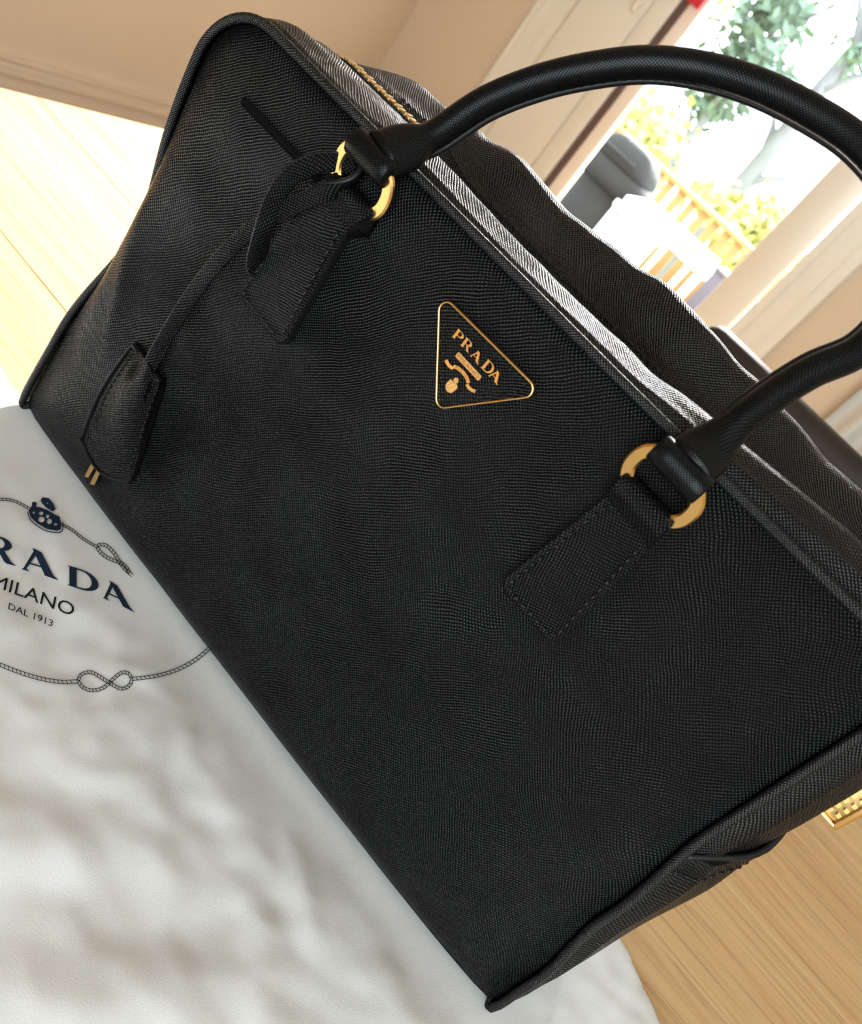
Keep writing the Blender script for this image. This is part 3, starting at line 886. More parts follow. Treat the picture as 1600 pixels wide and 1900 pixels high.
def bar_frame(m0, m1, n0, n1):
    a = V(bar[3]); u_ = V(bar[2]) - a; w_ = V(bar[0]) - a
    def p(u, w, h):
        q = a + u_ * lerp(m0, m1, u) + w_ * lerp(n0, n1, w); return V((q.x, PY - h, q.y))
    return p
MAT['bronze'] = simple('engraved_bronze', (0.30, 0.13, 0.05), 0.4, 1.0)
t2, tf2 = text_mesh('MILANO')
v, f = slab_from(t2, tf2, bar_frame(0.05, 0.95, 0.2, 0.8), 0.0004, 0.00075)
mk('bar_lettering', v, f, 'bronze', barobj, smooth=False)
# ribbon in three folds and the crest
def band2(pts, w):
    pts = [V(p) for p in pts]; L, R_ = [], []
    for i, p in enumerate(pts):
        t = (pts[min(i + 1, len(pts) - 1)] - pts[max(i - 1, 0)]).normalized(); n = V((-t.y, t.x))
        L.append(tuple(p + n * w / 2)); R_.append(tuple(p - n * w / 2))
    return L + R_[::-1]
def plp(u, w, h):
    q = pl(u, w); return V((q[0], PY - h, q[1]))
parts = []
for pts, w, hh in (([(262, 985), (285, 1035), (318, 1072), (352, 1088)], 42, 0.0006), ([(358, 1062), (420, 1088), (480, 1140), (525, 1205), (545, 1268)], 44, 0.0009), ([(520, 1285), (545, 1330), (585, 1360), (625, 1372)], 42, 0.0006)):
    parts.append(poly_prism([band2([tuple(q) for q in [V((p[0], p[1])) for p in pts]], w)], plp, 0.0, hh))
rib = mk('ribbon', *join_geo(parts), 'gold', plate, smooth=False)
t3, tf3 = text_mesh('DAL 1913')
def ribp(u, w, h):
    s = 0.12 + 0.76 * u
    c = catmull([(358, 1062, 0), (420, 1088, 0), (480, 1140, 0), (525, 1205, 0), (545, 1268, 0)], 8)
    k = s * (len(c) - 1); i = int(k); p = c[i].lerp(c[min(i + 1, len(c) - 1)], k - i); t = (c[min(i + 1, len(c) - 1)] - c[max(i - 1, 0)]).normalized(); n = V((t.y, -t.x, 0))
    q = p + n * (w - 0.5) * 24
    return plp(q.x, q.y, h)
v, f = slab_from(t3, tf3, ribp, 0.0007, 0.00105)
mk('ribbon_lettering', v, f, 'bronze', rib, smooth=False)
cr = [poly_prism([[(258, 1300), (275, 1262), (322, 1222), (350, 1252), (398, 1288), (408, 1318), (388, 1352), (328, 1395), (282, 1382), (262, 1350)]], plp, 0, 0.0007),
      poly_prism([[(352, 1238), (372, 1205), (400, 1202), (422, 1222), (416, 1262), (390, 1282)]], plp, 0, 0.0008)]
for (cx_, cy_, r_) in ((300, 1300, 16), (340, 1290, 14), (315, 1345, 16), (360, 1325, 14), (290, 1270, 9)):
    cr.append(poly_prism([arc(cx_, cy_, r_, r_, 0, 2 * pi - 0.5, 9)], plp, 0.0006, 0.0012))
mk('crest', *join_geo(cr), 'gold_satin', plate, smooth=False)

# ------------------------------------------------------------------ right flank: lower overlay and zip end
rs = [i for i in range(NO - 41, NO)]
def gus(i, y, extra):
    """point on the front half of the gusset"""
    p, n = OUT[i], onorm(i); hr, hz, hb = gh(i); ey = edge_y(p.x, p.z) + 0.002
    if y <= ZY0:
        t = (y - ey) / (ZY0 - ey); h = interp([0, 0.10, 0.34, 0.65, 1.0], [0.0006, hr * 0.60, hr, hr * 0.6 + hz * 0.4, hz], max(0, t))
    else:
        t = (y - ZY1) / (D - 0.002 - ZY1); h = interp([0, 0.12, 0.52, 0.85, 1.0], [hz, hz + (hb - hz) * 0.25, hb, hb * 0.6, 0.0006], min(1, max(0, t)))
    q = p + n * (h + extra); q.y = y
    return q
vs_, uv = [], []
ny = 48
cols = []
for j in range(ny):
    t = j / (ny - 1); y = lerp(0.0045, D - 0.006, t)
    ztop = 0.121 + 0.033 * sstep(-0.05, 0.3, t) * (1 if t < 0.7 else sstep(1, 0.7, t))
    idx = [i for i in rs if OUT[i].z <= ztop]
    i0 = idx[0]
    fr0 = (OUT[i0 - 1].z - ztop) / (OUT[i0 - 1].z - OUT[i0].z)
    col = []
    nrow = 26
    for k in range(nrow):
        s = k / (nrow - 1); ii = lerp(i0 - 1 + fr0, NO - 2, s); a = int(ii); b = min(a + 1, NO - 1)
        q = gus(a, y, 0.0).lerp(gus(b, y, 0.0), ii - a); n = onorm(a)
        e = 0.0026 * sstep(0.0, 0.06, t) * sstep(1.0, 0.94, t) + 0.0003
        col.append((q, n, e, s))
    cols.append(col)
nrow = 26
for j, col in enumerate(cols):
    y0 = col[0][0]
    vs_.append(y0 - col[0][1] * 0.0002); uv.append((col[0][0].y, -0.002))
    for q, n, e, s in col:
        vs_.append(q + n * e); uv.append((q.y, q.z))
ov = mk('side_overlay', vs_, grid_faces(nrow + 1, ny), 'leather_top', bag, uv)
edge = catmull([c[0][0] + c[0][1] * (c[0][2] * 0.6) for c in cols[::6] + cols[-1:]], 6)
v, f, u = tube_geo(edge, 0.0014, 8, ref=V((1, 0, 0))); mk('overlay_edge', v, f, 'leather_edge', ov)
stitches('stitching', [c[2][0] + c[2][1] * (c[2][2] + 0.0002) for c in cols], ov, lift=V((1, 0, 0)))
# gold zip end plate standing off the flank
zp0 = box('zip_end_plate', 0.3605, 0.3757, 0.0330, 0.0460, 0.1625, 0.2000, 'brass', bag, 0.0008)
box('plate_border', 0.3745, 0.3769, 0.0318, 0.0338, 0.1615, 0.2010, 'gold', zp0, 0.0006)
box('plate_border', 0.3745, 0.3769, 0.0452, 0.0472, 0.1615, 0.2010, 'gold', zp0, 0.0006)
box('plate_border', 0.3645, 0.3767, 0.0318, 0.0336, 0.1612, 0.1628, 'gold', zp0, 0.0005)
dv = []
for k in range(10):
    z = 0.1645 + k * 0.0034
    dv.append(box_geo(0.3685, 0.3707, 0.0322, 0.0332, z, z + 0.0016)); dv.append(box_geo(0.3723, 0.3739, 0.0322, 0.0332, z + 0.0008, z + 0.0022))
mk('bead_row', *join_geo(dv), 'gold', zp0, smooth=False)

# ------------------------------------------------------------------ key fob: strap and leather bell hanging from the left ring
fob = empty('key_fob', (0.065, -0.010, 0.035), 'black leather key bell on a thin strap hanging from the left ring', 'key fob')
def ribbon_px(name, pxs, offs, w, t, wd, parent, mat='leather'):
    pts = [on_front(p, o) for p, o in zip(pxs, offs)]
    pts = catmull(pts, 8)
    if wd == 'twist':      # strap rolled half towards the viewer's side, half edge-on
        wds = []
        for i in range(len(pts)):
            tg = (pts[min(i + 1, len(pts) - 1)] - pts[max(i - 1, 0)]).normalized(); c_ = tg.cross(V((-0.5, 0.8, -0.25))).normalized()
            wds.append(c_ + V((0, 0.30, 0)))
    else: wds = catmull([V(x) for x in wd], 8)
    v, f, u = ribbon_geo(pts, wds, w, t)
    o = mk(name, v, f, mat, parent, u)
    o.data.materials.append(MAT['leather_edge'])
    for k in range((len(pts) - 1) * 8):
        if k % 8 not in (2, 6): o.data.polygons[k].material_index = 1
    return o
A_px = [(678, 305), (655, 335), (600, 358), (540, 382), (480, 415), (420, 468), (365, 535), (320, 605), (283, 670), (268, 700)]
A_of = [0.004, 0.0075, 0.0105, 0.0105, 0.0085, 0.0070, 0.0070, 0.0075, 0.0080, 0.0060]
n = len(A_px)
ribbon_px('strap', A_px, A_of, 0.0064, 0.0019, [V((0.25, -0.9, 0.5))] * 2 + [V((-0.35, -0.25, 0.9))] * 2 + [V((-0.75, -0.25, 0.55))] * (n - 4), fob)
B_px = [(660, 308), (625, 300), (580, 304), (538, 328), (508, 372), (490, 425), (474, 490), (486, 512)]
B_of = [0.004, 0.0065, 0.0100, 0.0125, 0.0125, 0.0115, 0.0050, 0.0015]
ribbon_px('strap', B_px, B_of, 0.0072, 0.0018, 'twist', fob)
# bell pouch
PQ = [(250, 640), (300, 712), (243, 892), (155, 815)]   # TL, TR, BR, BL in the photo
def pouch_pt(u, w, off):
    a = V(PQ[0]).lerp(V(PQ[1]), u); b = V(PQ[3]).lerp(V(PQ[2]), u)
    p = a.lerp(b, w)
    # the lower left corner is rounded off and the left side bows outwards
    p += V((-1, -0.2)) * 10 * sin(pi * w) * (1 - u) + V((-0.45, 0.9)) * 22 * sin(pi * u) * w * w
    return on_front((p.x, p.y), off)
nu, nv = 28, 36
for face, nm in ((1, 'pouch_front'), (0, 'pouch_back')):
    vs_, uv = [], []
    for j in range(nv):
        w = j / (nv - 1)
        for i in range(nu):
            u_ = i / (nu - 1)
            bul = (sin(pi * u_) ** 0.7) * (0.25 + 0.75 * sin(pi * min(1, 0.12 + w * 0.95)) ** 0.8)
            neck = exp(-((u_ - 0.52) / 0.16) ** 2) * exp(-((w - 0.06) / 0.12) ** 2)
            fold = -0.0016 * exp(-((u_ - 0.28) / 0.07) ** 2) * exp(-((w - 0.16) / 0.10) ** 2) - 0.0016 * exp(-((u_ - 0.80) / 0.06) ** 2) * exp(-((w - 0.17) / 0.10) ** 2)
            off = (0.0052 + 0.0055 * bul + 0.0015 * neck + fold) if face else 0.0012
            q = pouch_pt(u_, w, off); vs_.append(q); uv.append((q.x, q.z))
    mk(nm, vs_, grid_faces(nu, nv), 'leather', fob, uv)
# edges of the pouch
def px_path(fn, n): return [fn(i / (n - 1)) for i in range(n)]
for nm, fn in (('pouch_edge', lambda t: pouch_pt(1.0, t, 0.0034)), ('pouch_edge', lambda t: pouch_pt(0.0, t, 0.0034)), ('pouch_edge', lambda t: pouch_pt(t, 1.0, 0.0034))):
    v, f, u = tube_geo(px_path(fn, 24), lambda t: (0.0024, 0.0009), 10); mk(nm, v, f, 'leather_edge', fob)
for a, b in ((0.0, 0.43), (0.60, 1.0)):
    v, f, u = tube_geo([pouch_pt(lerp(a, b, t), -0.01, 0.0050) for t in (0, 0.05, 0.3, 0.6, 0.95, 1)], lambda t: (0.0024 * (0.8 if t in (0, 1) else 1), 0.0016 * (0.8 if t in (0, 1) else 1)), 12)
    mk('pouch_lip', v, f, 'leather_handle', fob, u)
v, f, u = tube_geo([pouch_pt(lerp(0.41, 0.62, t), -0.01 + 0.035 * sin(pi * t), 0.0072 + 0.0012 * sin(pi * t)) for t in (0, 0.2, 0.4, 0.6, 0.8, 1)], 0.0009, 8)
mk('strap_notch', v, f, 'leather_handle', fob, u)
stitches('stitching', [pouch_pt(0.06, 0.04 + 0.86 * t / 20, 0.0072) for t in range(21)], fob, r=0.0003)
stitches('stitching', [pouch_pt(0.93, 0.04 + 0.90 * t / 20, 0.0072) for t in range(21)], fob, r=0.0003)
for q4 in ([(170.5, 858), (176.5, 865), (163.5, 886.5), (156.5, 884)], [(180.5, 870), (186.5, 876), (175, 900.5), (166.5, 898)]):
    base = [on_front(p, 0.0004) for p in q4]; topq = [on_front(p, 0.0013) for p in q4]
    mk('gold_strip', base + topq, [(0, 1, 2, 3), (7, 6, 5, 4), (0, 4, 5, 1), (1, 5, 6, 2), (2, 6, 7, 3), (3, 7, 4, 0)], 'gold_satin', fob, smooth=False)

# ------------------------------------------------------------------ white cloth dust bag under the handbag
def ridge(x, y, ax, ay, bx, by, w, h):
    a = V((ax, ay)); d = V((bx, by)) - a; p = V((x, y)) - a
    t = max(0, min(1, p.dot(d) / d.dot(d))); r = (p - d * t).length
    return h * exp(-(r / w) ** 2) * (0.35 + 0.65 * sin(pi * min(1, max(0, t * 0.9 + 0.05))))
RID = []
def rp(p, q, w, h):
    a, b = at_z(p, 0), at_z(q, 0); RID.append((a.x, a.y, b.x, b.y, w, h))
rp((-60, 1560), (260, 1590), 0.014, 0.009)
rp((-80, 1420), (260, 1440), 0.018, 0.004)
rp((20, 1850), (420, 1840), 0.013, 0.008)
rp((540, 1540), (570, 1760), 0.007, 0.0045)
rp((470, 1690), (520, 1820), 0.009, 0.004)
rp((470, 1830), (500, 1930), 0.008, 0.006)
rp((700, 1760), (760, 1890), 0.011, 0.006)
rp((60, 1330), (420, 1360), 0.012, 0.0035)
rp((-40, 760), (60, 830), 0.014, 0.006)
rp((0, 860), (90, 880), 0.010, 0.003)
rp((1050, 1800), (1120, 1900), 0.012, 0.003)
rp((-60, 1120), (-10, 1200), 0.014, 0.004)
def in_bag(x, y):
    """distance outside the bag's footprint"""
    dx = max(-0.003 - x, 0, x - 0.360); dy = max(-0.008 - y, 0, y - 0.134)
    return sqrt(dx * dx + dy * dy)
def hc(x, y):
    d = in_bag(x, y); k = sstep(0.0, 0.035, d)
    h = 0.0012 + 0.0027 * noise.noise(V((x * 13, y * 13, 0.4))) + 0.0022 * noise.noise(V((x * 34, y * 34, 2.0))) + 0.0009 * noise.noise(V((x * 80, y * 80, 5.0))) + 0.0012
    for r in RID: h += 0.40 * ridge(x, y, *r)
    k *= lerp(1, sstep(0.012, -0.075, y), sstep(0.09, 0.02, x))
    return -0.0008 + k * max(h + 0.0006, -0.0012)
CE = [(-0.46, -0.02), (-0.20, 0.030), (-0.10, 0.014), (-0.0375, 0.0105), (-0.016, 0.0100), (0.06, 0.030), (0.17, 0.090), (0.28, 0.118), (0.372, 0.121), (0.4005, 0.1050), (0.4160, 0.0965), (0.4380, 0.0850), (0.475, 0.062), (0.515, 0.035), (0.522, 0.015), (0.515, -0.12), (0.520, -0.30), (0.518, -0.425), (0.500, -0.440), (0.30, -0.435), (0.05, -0.445), (-0.28, -0.44), (-0.320, -0.43), (-0.48, -0.40), (-0.48, -0.2), (-0.48, -0.10)]
CE = [(max(x, -0.325), y) for x, y in CE]
edge = [V(p) for p in CE]
dense = catmull([(x, y, 0) for x, y in CE + CE[:1]], 10)[:-1]
cc = V((0.12, -0.14, 0))
NR = 110
vs_, fs = [], []
ne = len(dense) * 3
dd = []
for i in range(len(dense)):
    a, b = dense[i], dense[(i + 1) % len(dense)]
    for k in range(3): dd.append(a.lerp(b, k / 3))
ne = len(dd)
def fray(i): return 0.0008 * noise.noise(V((i * 0.35, 2.2, 0))) + 0.0014 * noise.noise(V((i * 0.09, 8.2, 0)))
for j in range(1, NR + 1):
    s = j / NR
    for i in range(ne):
        dirv = (dd[i] - cc); p = cc + dirv * s + dirv.normalized() * fray(i) * s
        z = max(hc(p.x, p.y), TOP + 0.0022)
        if s > 0.97: z = lerp(z, TOP + 0.0008, ((s - 0.97) / 0.03) ** 2)
        vs_.append((p.x, p.y, z))
vs_.append((cc.x, cc.y, hc(cc.x, cc.y)))
for j in range(NR - 1):
    for i in range(ne):
        fs.append((j * ne + i, j * ne + (i + 1) % ne, (j + 1) * ne + (i + 1) % ne, (j + 1) * ne + i))
for i in range(ne): fs.append((len(vs_) - 1, i, (i + 1) % ne))
# underside
nb_ = len(vs_)
for i in range(ne):
    x, y, z = vs_[(NR - 1) * ne + i]; vs_.append((x, y, TOP + 0.0001))
for i in range(ne):
    a = (NR - 1) * ne
    fs.append((a + i, a + (i + 1) % ne, nb_ + (i + 1) % ne, nb_ + i))
dust = empty('dust_bag', (0.1, -0.15, TOP), 'white flannel dust bag with navy print spread flat under the handbag', 'cloth bag')
mk('cloth', vs_, fs, 'cloth', dust)

def on_cloth(p, off):
    z = 0.002
    for _ in range(10):
        q = at_z(p, z); z = hc(q.x, q.y) + off
    return at_z(p, z)
def cut_grid(v2, fs, nx, ny):
    """split a flat unit-box mesh so that it can follow the folds"""
    bm = bmesh.new(); vv = [bm.verts.new((a, b, 0)) for a, b in v2]
    for f in fs:
        try: bm.faces.new([vv[i] for i in f])
        except ValueError: pass
    for k in range(1, nx): bmesh.ops.bisect_plane(bm, geom=bm.verts[:] + bm.edges[:] + bm.faces[:], plane_co=(k / nx, 0, 0), plane_no=(1, 0, 0))
    for k in range(1, ny): bmesh.ops.bisect_plane(bm, geom=bm.verts[:] + bm.edges[:] + bm.faces[:], plane_co=(0, k / ny, 0), plane_no=(0, 1, 0))
    bm.verts.index_update()
    out = [(v.co.x, v.co.y) for v in bm.verts]; of = [tuple(v.index for v in f.verts) for f in bm.faces]; bm.free()
    return out, of
def cloth_print(name, v2, fs, bl, br, tl, mat, nx=6, ny=6, lift=0.0006):
    bl, br, tl = V(bl), V(br), V(tl)
    v2, fs = cut_grid(v2, fs, nx, ny)
    vs_ = []
    for u, w in v2:
        p = bl + (br - bl) * u + (tl - bl) * w
        vs_.append(on_cloth((p.x, p.y), lift))
    o = mk(name, vs_, fs, mat, dust, smooth=True, recalc=False)
    return o
def glyph_flat(ch_):
    V2, F2 = [], []
    for lps in GLYPH[ch_]:
        flat = [p for lp_ in lps for p in lp_]
        tri = tessellate_polygon([[V((p[0], p[1], 0)) for p in lp_] for lp_ in lps])
        n = len(V2); V2 += flat; F2 += [tuple(i + n for i in t) for t in tri]
    return V2, F2
for ch_, bl, br, tl in (('P', (-118, 1010), (-58, 1032), (-112, 966)), ('R', (-34, 1034), (29, 1050), (-30, 988)), ('A', (40, 1056), (109, 1077), (39, 1010)), ('D', (124, 1085), (183, 1104), (124, 1048)), ('A', (191, 1109), (251, 1137), (184, 1068))):
    v2, f2 = glyph_flat(ch_)
    cloth_print('letter', v2, f2, bl, br, tl, 'navy')
v2, f2 = text_mesh('MILANO')
cloth_print('city_lettering', v2, f2, (-16, 1086), (135, 1144), (-11, 1063), 'ink', 16, 3)
v2, f2 = text_mesh('DAL 1913')
cloth_print('date_lettering', v2, f2, (15, 1130), (97, 1163), (17, 1118), 'ink', 12, 2)
# rope border with knots: two thin lines and slanted strands, printed
def rope_px(pts, w=5.0, step=7.0, lw=1.3):
    pts = catmull([(x, y, 0) for x, y in pts], 10)
    L = [0]
    for a, b in zip(pts, pts[1:]): L.append(L[-1] + (b - a).length)
    def at(s):
        s = max(0, min(L[-1] - 1e-6, s))
        for i in range(len(L) - 1):
            if s <= L[i + 1]:
                t = (s - L[i]) / max(1e-9, L[i + 1] - L[i]); p = pts[i].lerp(pts[i + 1], t)
                a, b = pts[max(i - 1, 0)], pts[min(i + 2, len(pts) - 1)]; tt = (b - a).normalized(); return p, V((-tt.y, tt.x, 0))
    quads = []
    n = int(L[-1] / 4)
    for sgn in (-1, 1):
        for k in range(n):
            (p0, n0), (p1, n1) = at(L[-1] * k / n), at(L[-1] * (k + 1) / n)
            quads.append((p0 + n0 * (sgn * w / 2 - lw / 2), p1 + n1 * (sgn * w / 2 - lw / 2), p1 + n1 * (sgn * w / 2 + lw / 2), p0 + n0 * (sgn * w / 2 + lw / 2)))
    s = 0
    while s < L[-1] - step:
        (p0, n0), (p1, n1) = at(s), at(s + step * 0.45)
        t = (p1 - p0).normalized() * lw * 0.6
        quads.append((p0 - n0 * w / 2 - t, p0 - n0 * w / 2 + t, p1 + n1 * w / 2 + t, p1 + n1 * w / 2 - t)); s += step
    return quads
def rope(name, pts, **kw):
    vs_, fs = [], []
    for q in rope_px(pts, **kw):
        n = len(vs_); vs_ += [on_cloth((p.x, p.y), 0.0006) for p in q]; fs.append((n, n + 1, n + 2, n + 3))
    return mk(name, vs_, fs, 'ink', dust, smooth=True, recalc=False)
rope('rope_print', [(-60, 955), (-30, 938), (0, 927), (25, 929), (48, 940), (60, 948)], w=4)
rope('rope_print', [(112, 972), (132, 982), (155, 1000), (182, 1016)], w=4, step=6)
rope('rope_print', [(-90, 1180), (-50, 1206), (0, 1233), (60, 1255), (110, 1265), (146, 1264)], w=6.5, step=8)
rope('rope_print', [(244, 1260), (290, 1254), (330, 1242), (366, 1222), (400, 1192)], w=6, step=8)
for kn in ([(145, 1264), (150, 1252), (168, 1247), (186, 1256), (205, 1268), (225, 1278), (240, 1272), (245, 1260)], [(145, 1264), (155, 1276), (173, 1281), (193, 1275), (212, 1258), (226, 1248), (239, 1250), (245, 1260)],
           [(180, 1014), (188, 1010), (200, 1014), (213, 1028), (222, 1042), (234, 1052), (242, 1066)], [(180, 1014), (186, 1024), (198, 1034), (212, 1040), (222, 1044), (232, 1056), (246, 1068)]):
    rope('knot_print', kn, w=5.5, step=6.5)
def c6(u, w): return (u / 4.0, 880 + w / 4.0)
crest = [[[(212, 268), (238, 232), (300, 246), (345, 262), (392, 288), (440, 318), (455, 360), (452, 408), (425, 420), (345, 405), (275, 362), (228, 320)]],
         [[(300, 190), (318, 170), (362, 178), (395, 215), (414, 262), (388, 274), (345, 248), (312, 215)]], [[(238, 208), (258, 202), (274, 216), (268, 240), (236, 234)]], [[(408, 318), (430, 306), (448, 322), (436, 344), (412, 340)]]]
holes = [arc(305, 290, 17, 14, 0, 2 * pi - 0.4, 10), arc(352, 312, 13, 14, 0, 2 * pi - 0.4, 10), arc(308, 335, 24, 22, 0, 2 * pi - 0.4, 10), arc(366, 350, 20, 20, 0, 2 * pi - 0.4, 10), arc(250, 285, 11, 9, 0, 2 * pi - 0.4, 8), arc(412, 372, 13, 9, 0, 2 * pi - 0.4, 8)]
crest[0] += holes
crest[1] += [arc(352, 214, 8, 5, 0, 2 * pi - 0.4, 8)]
vs_, fs = [], []
for lps in crest:
    flat = [p for lp_ in lps for p in lp_]; tri = tessellate_polygon([[V((p[0], p[1], 0)) for p in lp_] for lp_ in lps])
    n = len(vs_); vs_ += [on_cloth(c6(*p), 0.0007) for p in flat]; fs += [tuple(i + n for i in t) for t in tri]
mk('crest_print', vs_, fs, 'navy', dust, recalc=False)
ol = []
outl = [(205, 275), (222, 330), (272, 378), (345, 420), (432, 432), (464, 412), (466, 352)]
for i, p in enumerate(catmull([(a, b, 0) for a, b in outl], 6)): ol.append(c6(p.x, p.y))
vs_, fs = [], []
for i, p in enumerate(ol):
    a, b = V(ol[max(0, i - 1)]), V(ol[min(len(ol) - 1, i + 1)]); t = (b - a).normalized(); n = V((-t.y, t.x)) * 0.9
    vs_ += [on_cloth(tuple(V(p) + n), 0.0006), on_cloth(tuple(V(p) - n), 0.0006)]
    if i: k = len(vs_); fs.append((k - 4, k - 3, k - 1, k - 2))
mk('crest_print', vs_, fs, 'navy', dust, recalc=False)

# ------------------------------------------------------------------ things by the door
red = empty('red_ornament', (-0.935, YB - 0.02, 0.545), 'red felt ornament hanging at the top left of the door pane', 'ornament')
v, f = box_geo(-0.956, -0.888, YB - 0.022, YB - 0.012, 0.548, 0.70)
mk('felt_body', v, f, 'red', red, smooth=False)
v, f, u = tube_geo([(-0.922, YB - 0.017, 0.70), (-0.922, YB - 0.015, 0.85), (-0.922, YB - 0.004, 1.19)], 0.0015, 6); mk('hanging_cord', v, f, 'red', red)
cur = []
vs_ = []
ncol = 60
for j in range(2):
    for i in range(ncol):
        t = i / (ncol - 1); x = 0.335 + 0.5 * t; y = YB - 0.06 + 0.022 * sin(t * 2 * pi * 5)
        vs_.append((x, y, FLOOR + 0.02 if j == 0 else 1.5))
n = len(vs_)
vs_ += [(x, y + 0.004, z) for x, y, z in vs_]
ff = grid_faces(ncol, 2) + [tuple(i + n for i in reversed(q)) for q in grid_faces(ncol, 2)]
ctn = empty('curtain', (0.58, YB - 0.06, FLOOR + 0.02), 'grey curtain hanging in folds on the wall right of the door', 'curtain')
mk('curtain_cloth', vs_, ff, 'curtain', ctn)
v, f, u = tube_geo([(0.25, YB - 0.06, 1.51), (0.9, YB - 0.06, 1.51)], 0.01, 10, ref=V((0, 0, 1))); mk('curtain_rod', v, f, 'seal', ctn)

# ------------------------------------------------------------------ outdoors
DECK = -0.95
deck = struct(mk('deck', *box_geo(-5.5, 3.5, YB + TH + 0.01, 6.7, DECK - 0.16, DECK - 0.03), 'deck', smooth=False))
nb = 27; bw = (6.7 - YB - TH - 0.01) / nb; src = None
for i in range(nb):
    y = YB + TH + 0.01 + (i + 0.5) * bw
    if src is None: src = box('deck_board', -5.5, 3.5, y - bw / 2 + 0.003, y + bw / 2 - 0.003, DECK - 0.03, DECK, 'deck', deck)
    else: shared('deck_board', src, (-1.0, y, DECK - 0.015), deck)
struct(box('lawn', -40, 40, 6.72, 60, DECK - 1.2, DECK - 0.9, 'grass'))
rail = empty('deck_railing', (-1.5, 6.5, DECK), 'yellow pine railing with square balusters along the far deck edge', 'railing')
box('top_rail', -5.2, 2.0, 6.44, 6.56, -0.07, -0.03, 'rail', rail, 0.005)
box('bottom_rail', -5.2, 2.0, 6.47, 6.53, DECK + 0.08, DECK + 0.13, 'rail', rail, 0.005)
src = None
for i in range(60):
    x = -5.15 + i * 0.12
    if src is None: src = box('baluster', x - 0.035, x + 0.035, 6.485, 6.515, DECK + 0.13, -0.07, 'rail', rail, 0.004)
    else: shared('baluster', src, (x, 6.5, (DECK + 0.06) / 2), rail)
for x in (-5.2, -3.2, -0.55, 1.8):
    box('post', x - 0.05, x + 0.05, 6.45, 6.55, DECK, 0.02, 'rail', rail, 0.006)
gt = empty('garden_table', (-1.05, 5.25, DECK), 'white garden table on the sunny deck', 'table')
tp = [at_z(p, -0.2) for p in ((1163, 362), (1210, 371), (1336, 484), (1318, 512))]
lp_ = rounded_poly([(p.x, p.y) for p in tp], 0.03, 4)
v, f = poly_prism([lp_], lambda x, y, h: V((x, y, h)), -0.24, -0.2); mk('table_top', v, f, 'out_white', gt, smooth=False)
for p in tp:
    q = V((p.x, p.y, 0)).lerp(V((-1.05, 5.25, 0)), 0.16)
    v, f, u = tube_geo([(q.x, q.y, DECK), (q.x, q.y, -0.24)], 0.022, 10, ref=V((1, 0, 0))); mk('leg', v, f, 'out_white', gt)
def garden_chair(x, y, rz, label):
    c = empty('garden_chair', (x, y, DECK), label, 'chair')
    R = Matrix.Rotation(rz, 3, 'Z')
    def b(name, x0, x1, y0, y1, z0, z1):
        v, f = box_geo(x0, x1, y0, y1, z0, z1); o = mk(name, [R @ V(q) + V((x, y, DECK)) for q in v], f, 'out_white', c, smooth=False); return o
    b('seat', -0.18, 0.18, -0.22, 0.2, 0.42, 0.45)
    for sx in (-0.17, 0.13):
        for sy in (-0.21, 0.14): b('leg', sx, sx + 0.04, sy, sy + 0.04, 0, 0.42)
    for k in range(6): b('back_slat', -0.17 + k * 0.06, -0.135 + k * 0.06, -0.235, -0.215, 0.45, 0.71)
    b('back_rail', -0.18, 0.18, -0.24, -0.21, 0.70, 0.735)
garden_chair(-1.11, 4.76, 0.0, 'white slatted garden chair at the near side of the garden table')
gr = empty('grill', (-1.72, 5.55, DECK), 'grey covered barbecue grill beside the railing', 'grill')
def lathe(name, prof, cx, cy, sx, sy, mat, parent, seg=20):
    vs_ = []
    for r, z in prof:
        for k in range(seg):
            a = 2 * pi * k / seg; c, s = cos(a), sin(a)
            q = (abs(c) ** 0.5) * (1 if c > 0 else -1), (abs(s) ** 0.5) * (1 if s > 0 else -1)
            vs_.append((cx + q[0] * r * sx, cy + q[1] * r * sy, z))
    return mk(name, vs_, grid_faces(seg, len(prof), closed_u=True) + [tuple(range(seg)), tuple(range((len(prof) - 1) * seg, len(prof) * seg))], mat, parent)
lathe('cart', [(0.92, DECK + 0.08), (0.95, DECK + 0.3), (0.95, -0.32)], -1.72, 5.55, 0.20, 0.20, 'grill', gr)
lathe('cooking_box', [(0.9, -0.32), (1.05, -0.29), (1.05, -0.16)], -1.72, 5.55, 0.22, 0.22, 'grill', gr)
lathe('lid', [(1.05, -0.155), (1.0, -0.08), (0.75, -0.01), (0.4, 0.015)], -1.72, 5.55, 0.22, 0.22, 'grill', gr)
v, f, u = tube_geo([(-1.84, 5.31, -0.09), (-1.84, 5.27, -0.09), (-1.60, 5.27, -0.09), (-1.60, 5.31, -0.09)], 0.012, 8, ref=V((0, 0, 1))); mk('lid_handle', v, f, 'grill', gr)
for x in (-1.88, -1.56):
    for y in (5.39, 5.71):
        v, f, u = tube_geo([(x - 0.015, y, DECK + 0.045), (x + 0.015, y, DECK + 0.045)], 0.045, 14, ref=V((0, 0, 1))); mk('wheel', v, f, 'grill', gr)
plt_ = empty('planter', (-0.66, 6.15, DECK), 'dark planter box beside the railing post', 'planter')
g = [box_geo(-0.86, -0.46, 6.0, 6.3, DECK, -0.25)]
o = mk('planter_box', *join_geo(g), 'planter', plt_, smooth=False); bevel_obj(o, 0.01)
box('planter_rim', -0.88, -0.44, 5.98, 6.32, -0.27, -0.24, 'planter', plt_, 0.006)

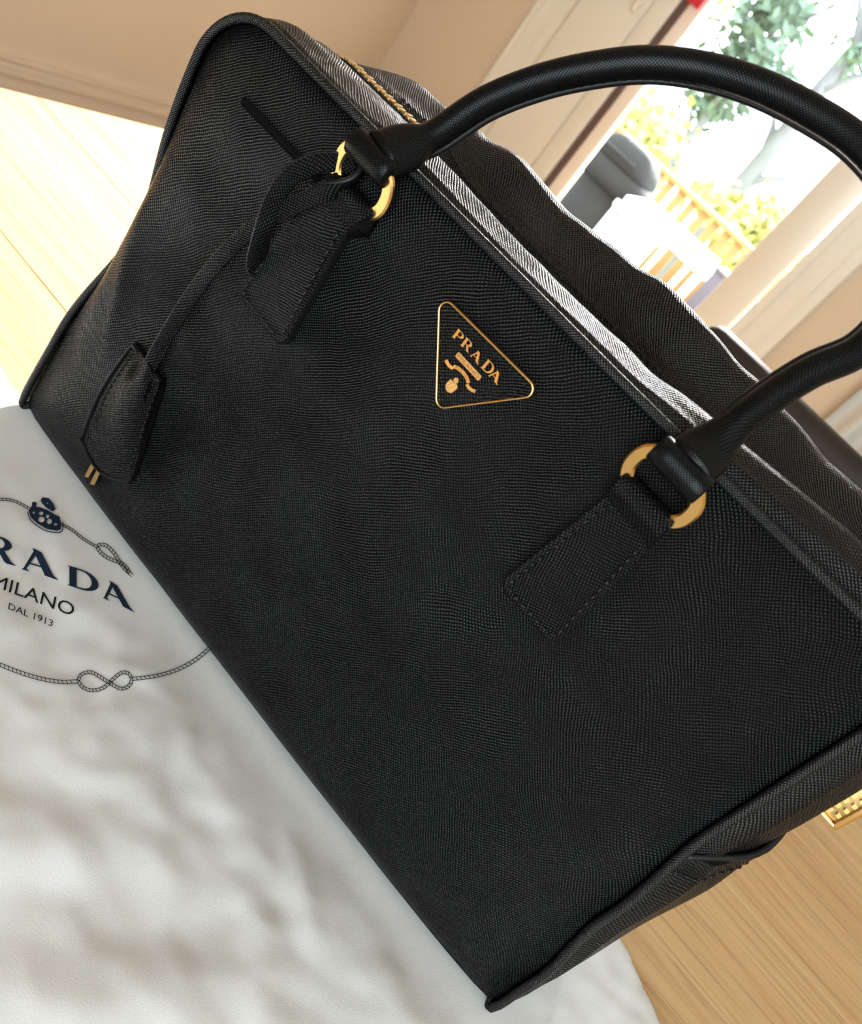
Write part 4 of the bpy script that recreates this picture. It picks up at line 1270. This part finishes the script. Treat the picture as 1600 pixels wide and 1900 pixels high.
def tree(name, x, y, z0, height, rx, rz_, nleaf, lmat, label, cat='tree', leaf=0.09, trunk=True, cz=None, seed=1, trunk_r=0.08):
    rnd = random.Random(seed)
    t = empty(name, (x, y, z0), label, cat, 'trees beyond the railing')
    if trunk:
        pts = [(x, y, z0), (x + 0.05, y, z0 + height * 0.35), (x - 0.04, y + 0.03, z0 + height * 0.7), (x, y, z0 + height * 0.97)]
        v, f, u = tube_geo(catmull(pts, 5), lambda s: (trunk_r * (1 - 0.75 * s),) * 2, 10, ref=V((1, 0, 0)))
        tk = mk('trunk', v, f, 'bark', t)
        for k in range(7):
            h = z0 + height * (0.4 + 0.08 * k); a = k * 2.4
            v, f, u = tube_geo([(x, y, h), (x + cos(a) * rx * 0.4, y + sin(a) * rx * 0.3, h + 0.25), (x + cos(a) * rx * 0.8, y + sin(a) * rx * 0.6, h + 0.4)], lambda s: (trunk_r * 0.4 * (1 - 0.7 * s),) * 2, 6, ref=V((0, 0, 1)))
            mk('branch', v, f, 'bark', t)
    c0 = cz if cz is not None else z0 + height * 0.7
    clumps = []
    for k in range(14):
        a, b, r = rnd.uniform(0, 2 * pi), rnd.uniform(-1, 1), rnd.uniform(0.2, 0.85)
        s = sqrt(1 - b * b); clumps.append((x + cos(a) * s * r * rx, y + sin(a) * s * r * rx * 0.8, c0 + b * r * rz_, rnd.uniform(0.22, 0.42)))
    vs_, fs = [], []
    for k in range(nleaf):
        cx_, cy_, cz_, cr_ = rnd.choice(clumps)
        p = V((cx_ + rnd.gauss(0, cr_ * rx * 0.5), cy_ + rnd.gauss(0, cr_ * rx * 0.5), cz_ + rnd.gauss(0, cr_ * rz_ * 0.5)))
        n1 = V((rnd.uniform(-1, 1), rnd.uniform(-1, 1), rnd.uniform(-1, 1))).normalized(); n2 = n1.orthogonal().normalized(); s = leaf * rnd.uniform(0.6, 1.3)
        b = len(vs_); vs_ += [p - n1 * s, p + n2 * s * 0.5, p + n1 * s, p - n2 * s * 0.5]; fs.append((b, b + 1, b + 2, b + 3))
    fo = mk('foliage', vs_, fs, lmat, t, smooth=False, recalc=False); fo['kind'] = 'stuff'
GZ = DECK - 0.9
tree('tree', -2.75, 9.6, GZ, 4.2, 0.75, 0.8, 900, 'leaf_g', 'green leafed tree straight behind the door pane', cz=1.15, seed=3)
tree('tree', -2.05, 9.9, GZ, 5.0, 0.5, 0.6, 160, 'leaf_g', 'grey trunked bare tree beside the green tree', cz=2.0, seed=5, trunk_r=0.16)
tree('bush', -3.1, 8.2, GZ, 1.6, 0.9, 0.5, 900, 'leaf_y', 'yellow green bush behind the grill', 'bush', trunk=False, cz=0.0, seed=8)
tree('bush', -1.3, 8.6, GZ, 1.6, 0.9, 0.45, 900, 'leaf_y', 'yellow green bush behind the garden table', 'bush', trunk=False, cz=-0.15, seed=11)
tree('bush', 0.2, 9.5, GZ, 1.6, 1.2, 0.6, 700, 'leaf_y', 'yellow green bush hidden right of the door pane', 'bush', trunk=False, cz=0.0, seed=14)
tree('tree', -4.9, 11.5, GZ, 4.5, 1.1, 1.1, 700, 'leaf_y', 'thin yellow leafed tree at the left edge of the pane', cz=1.6, seed=21)
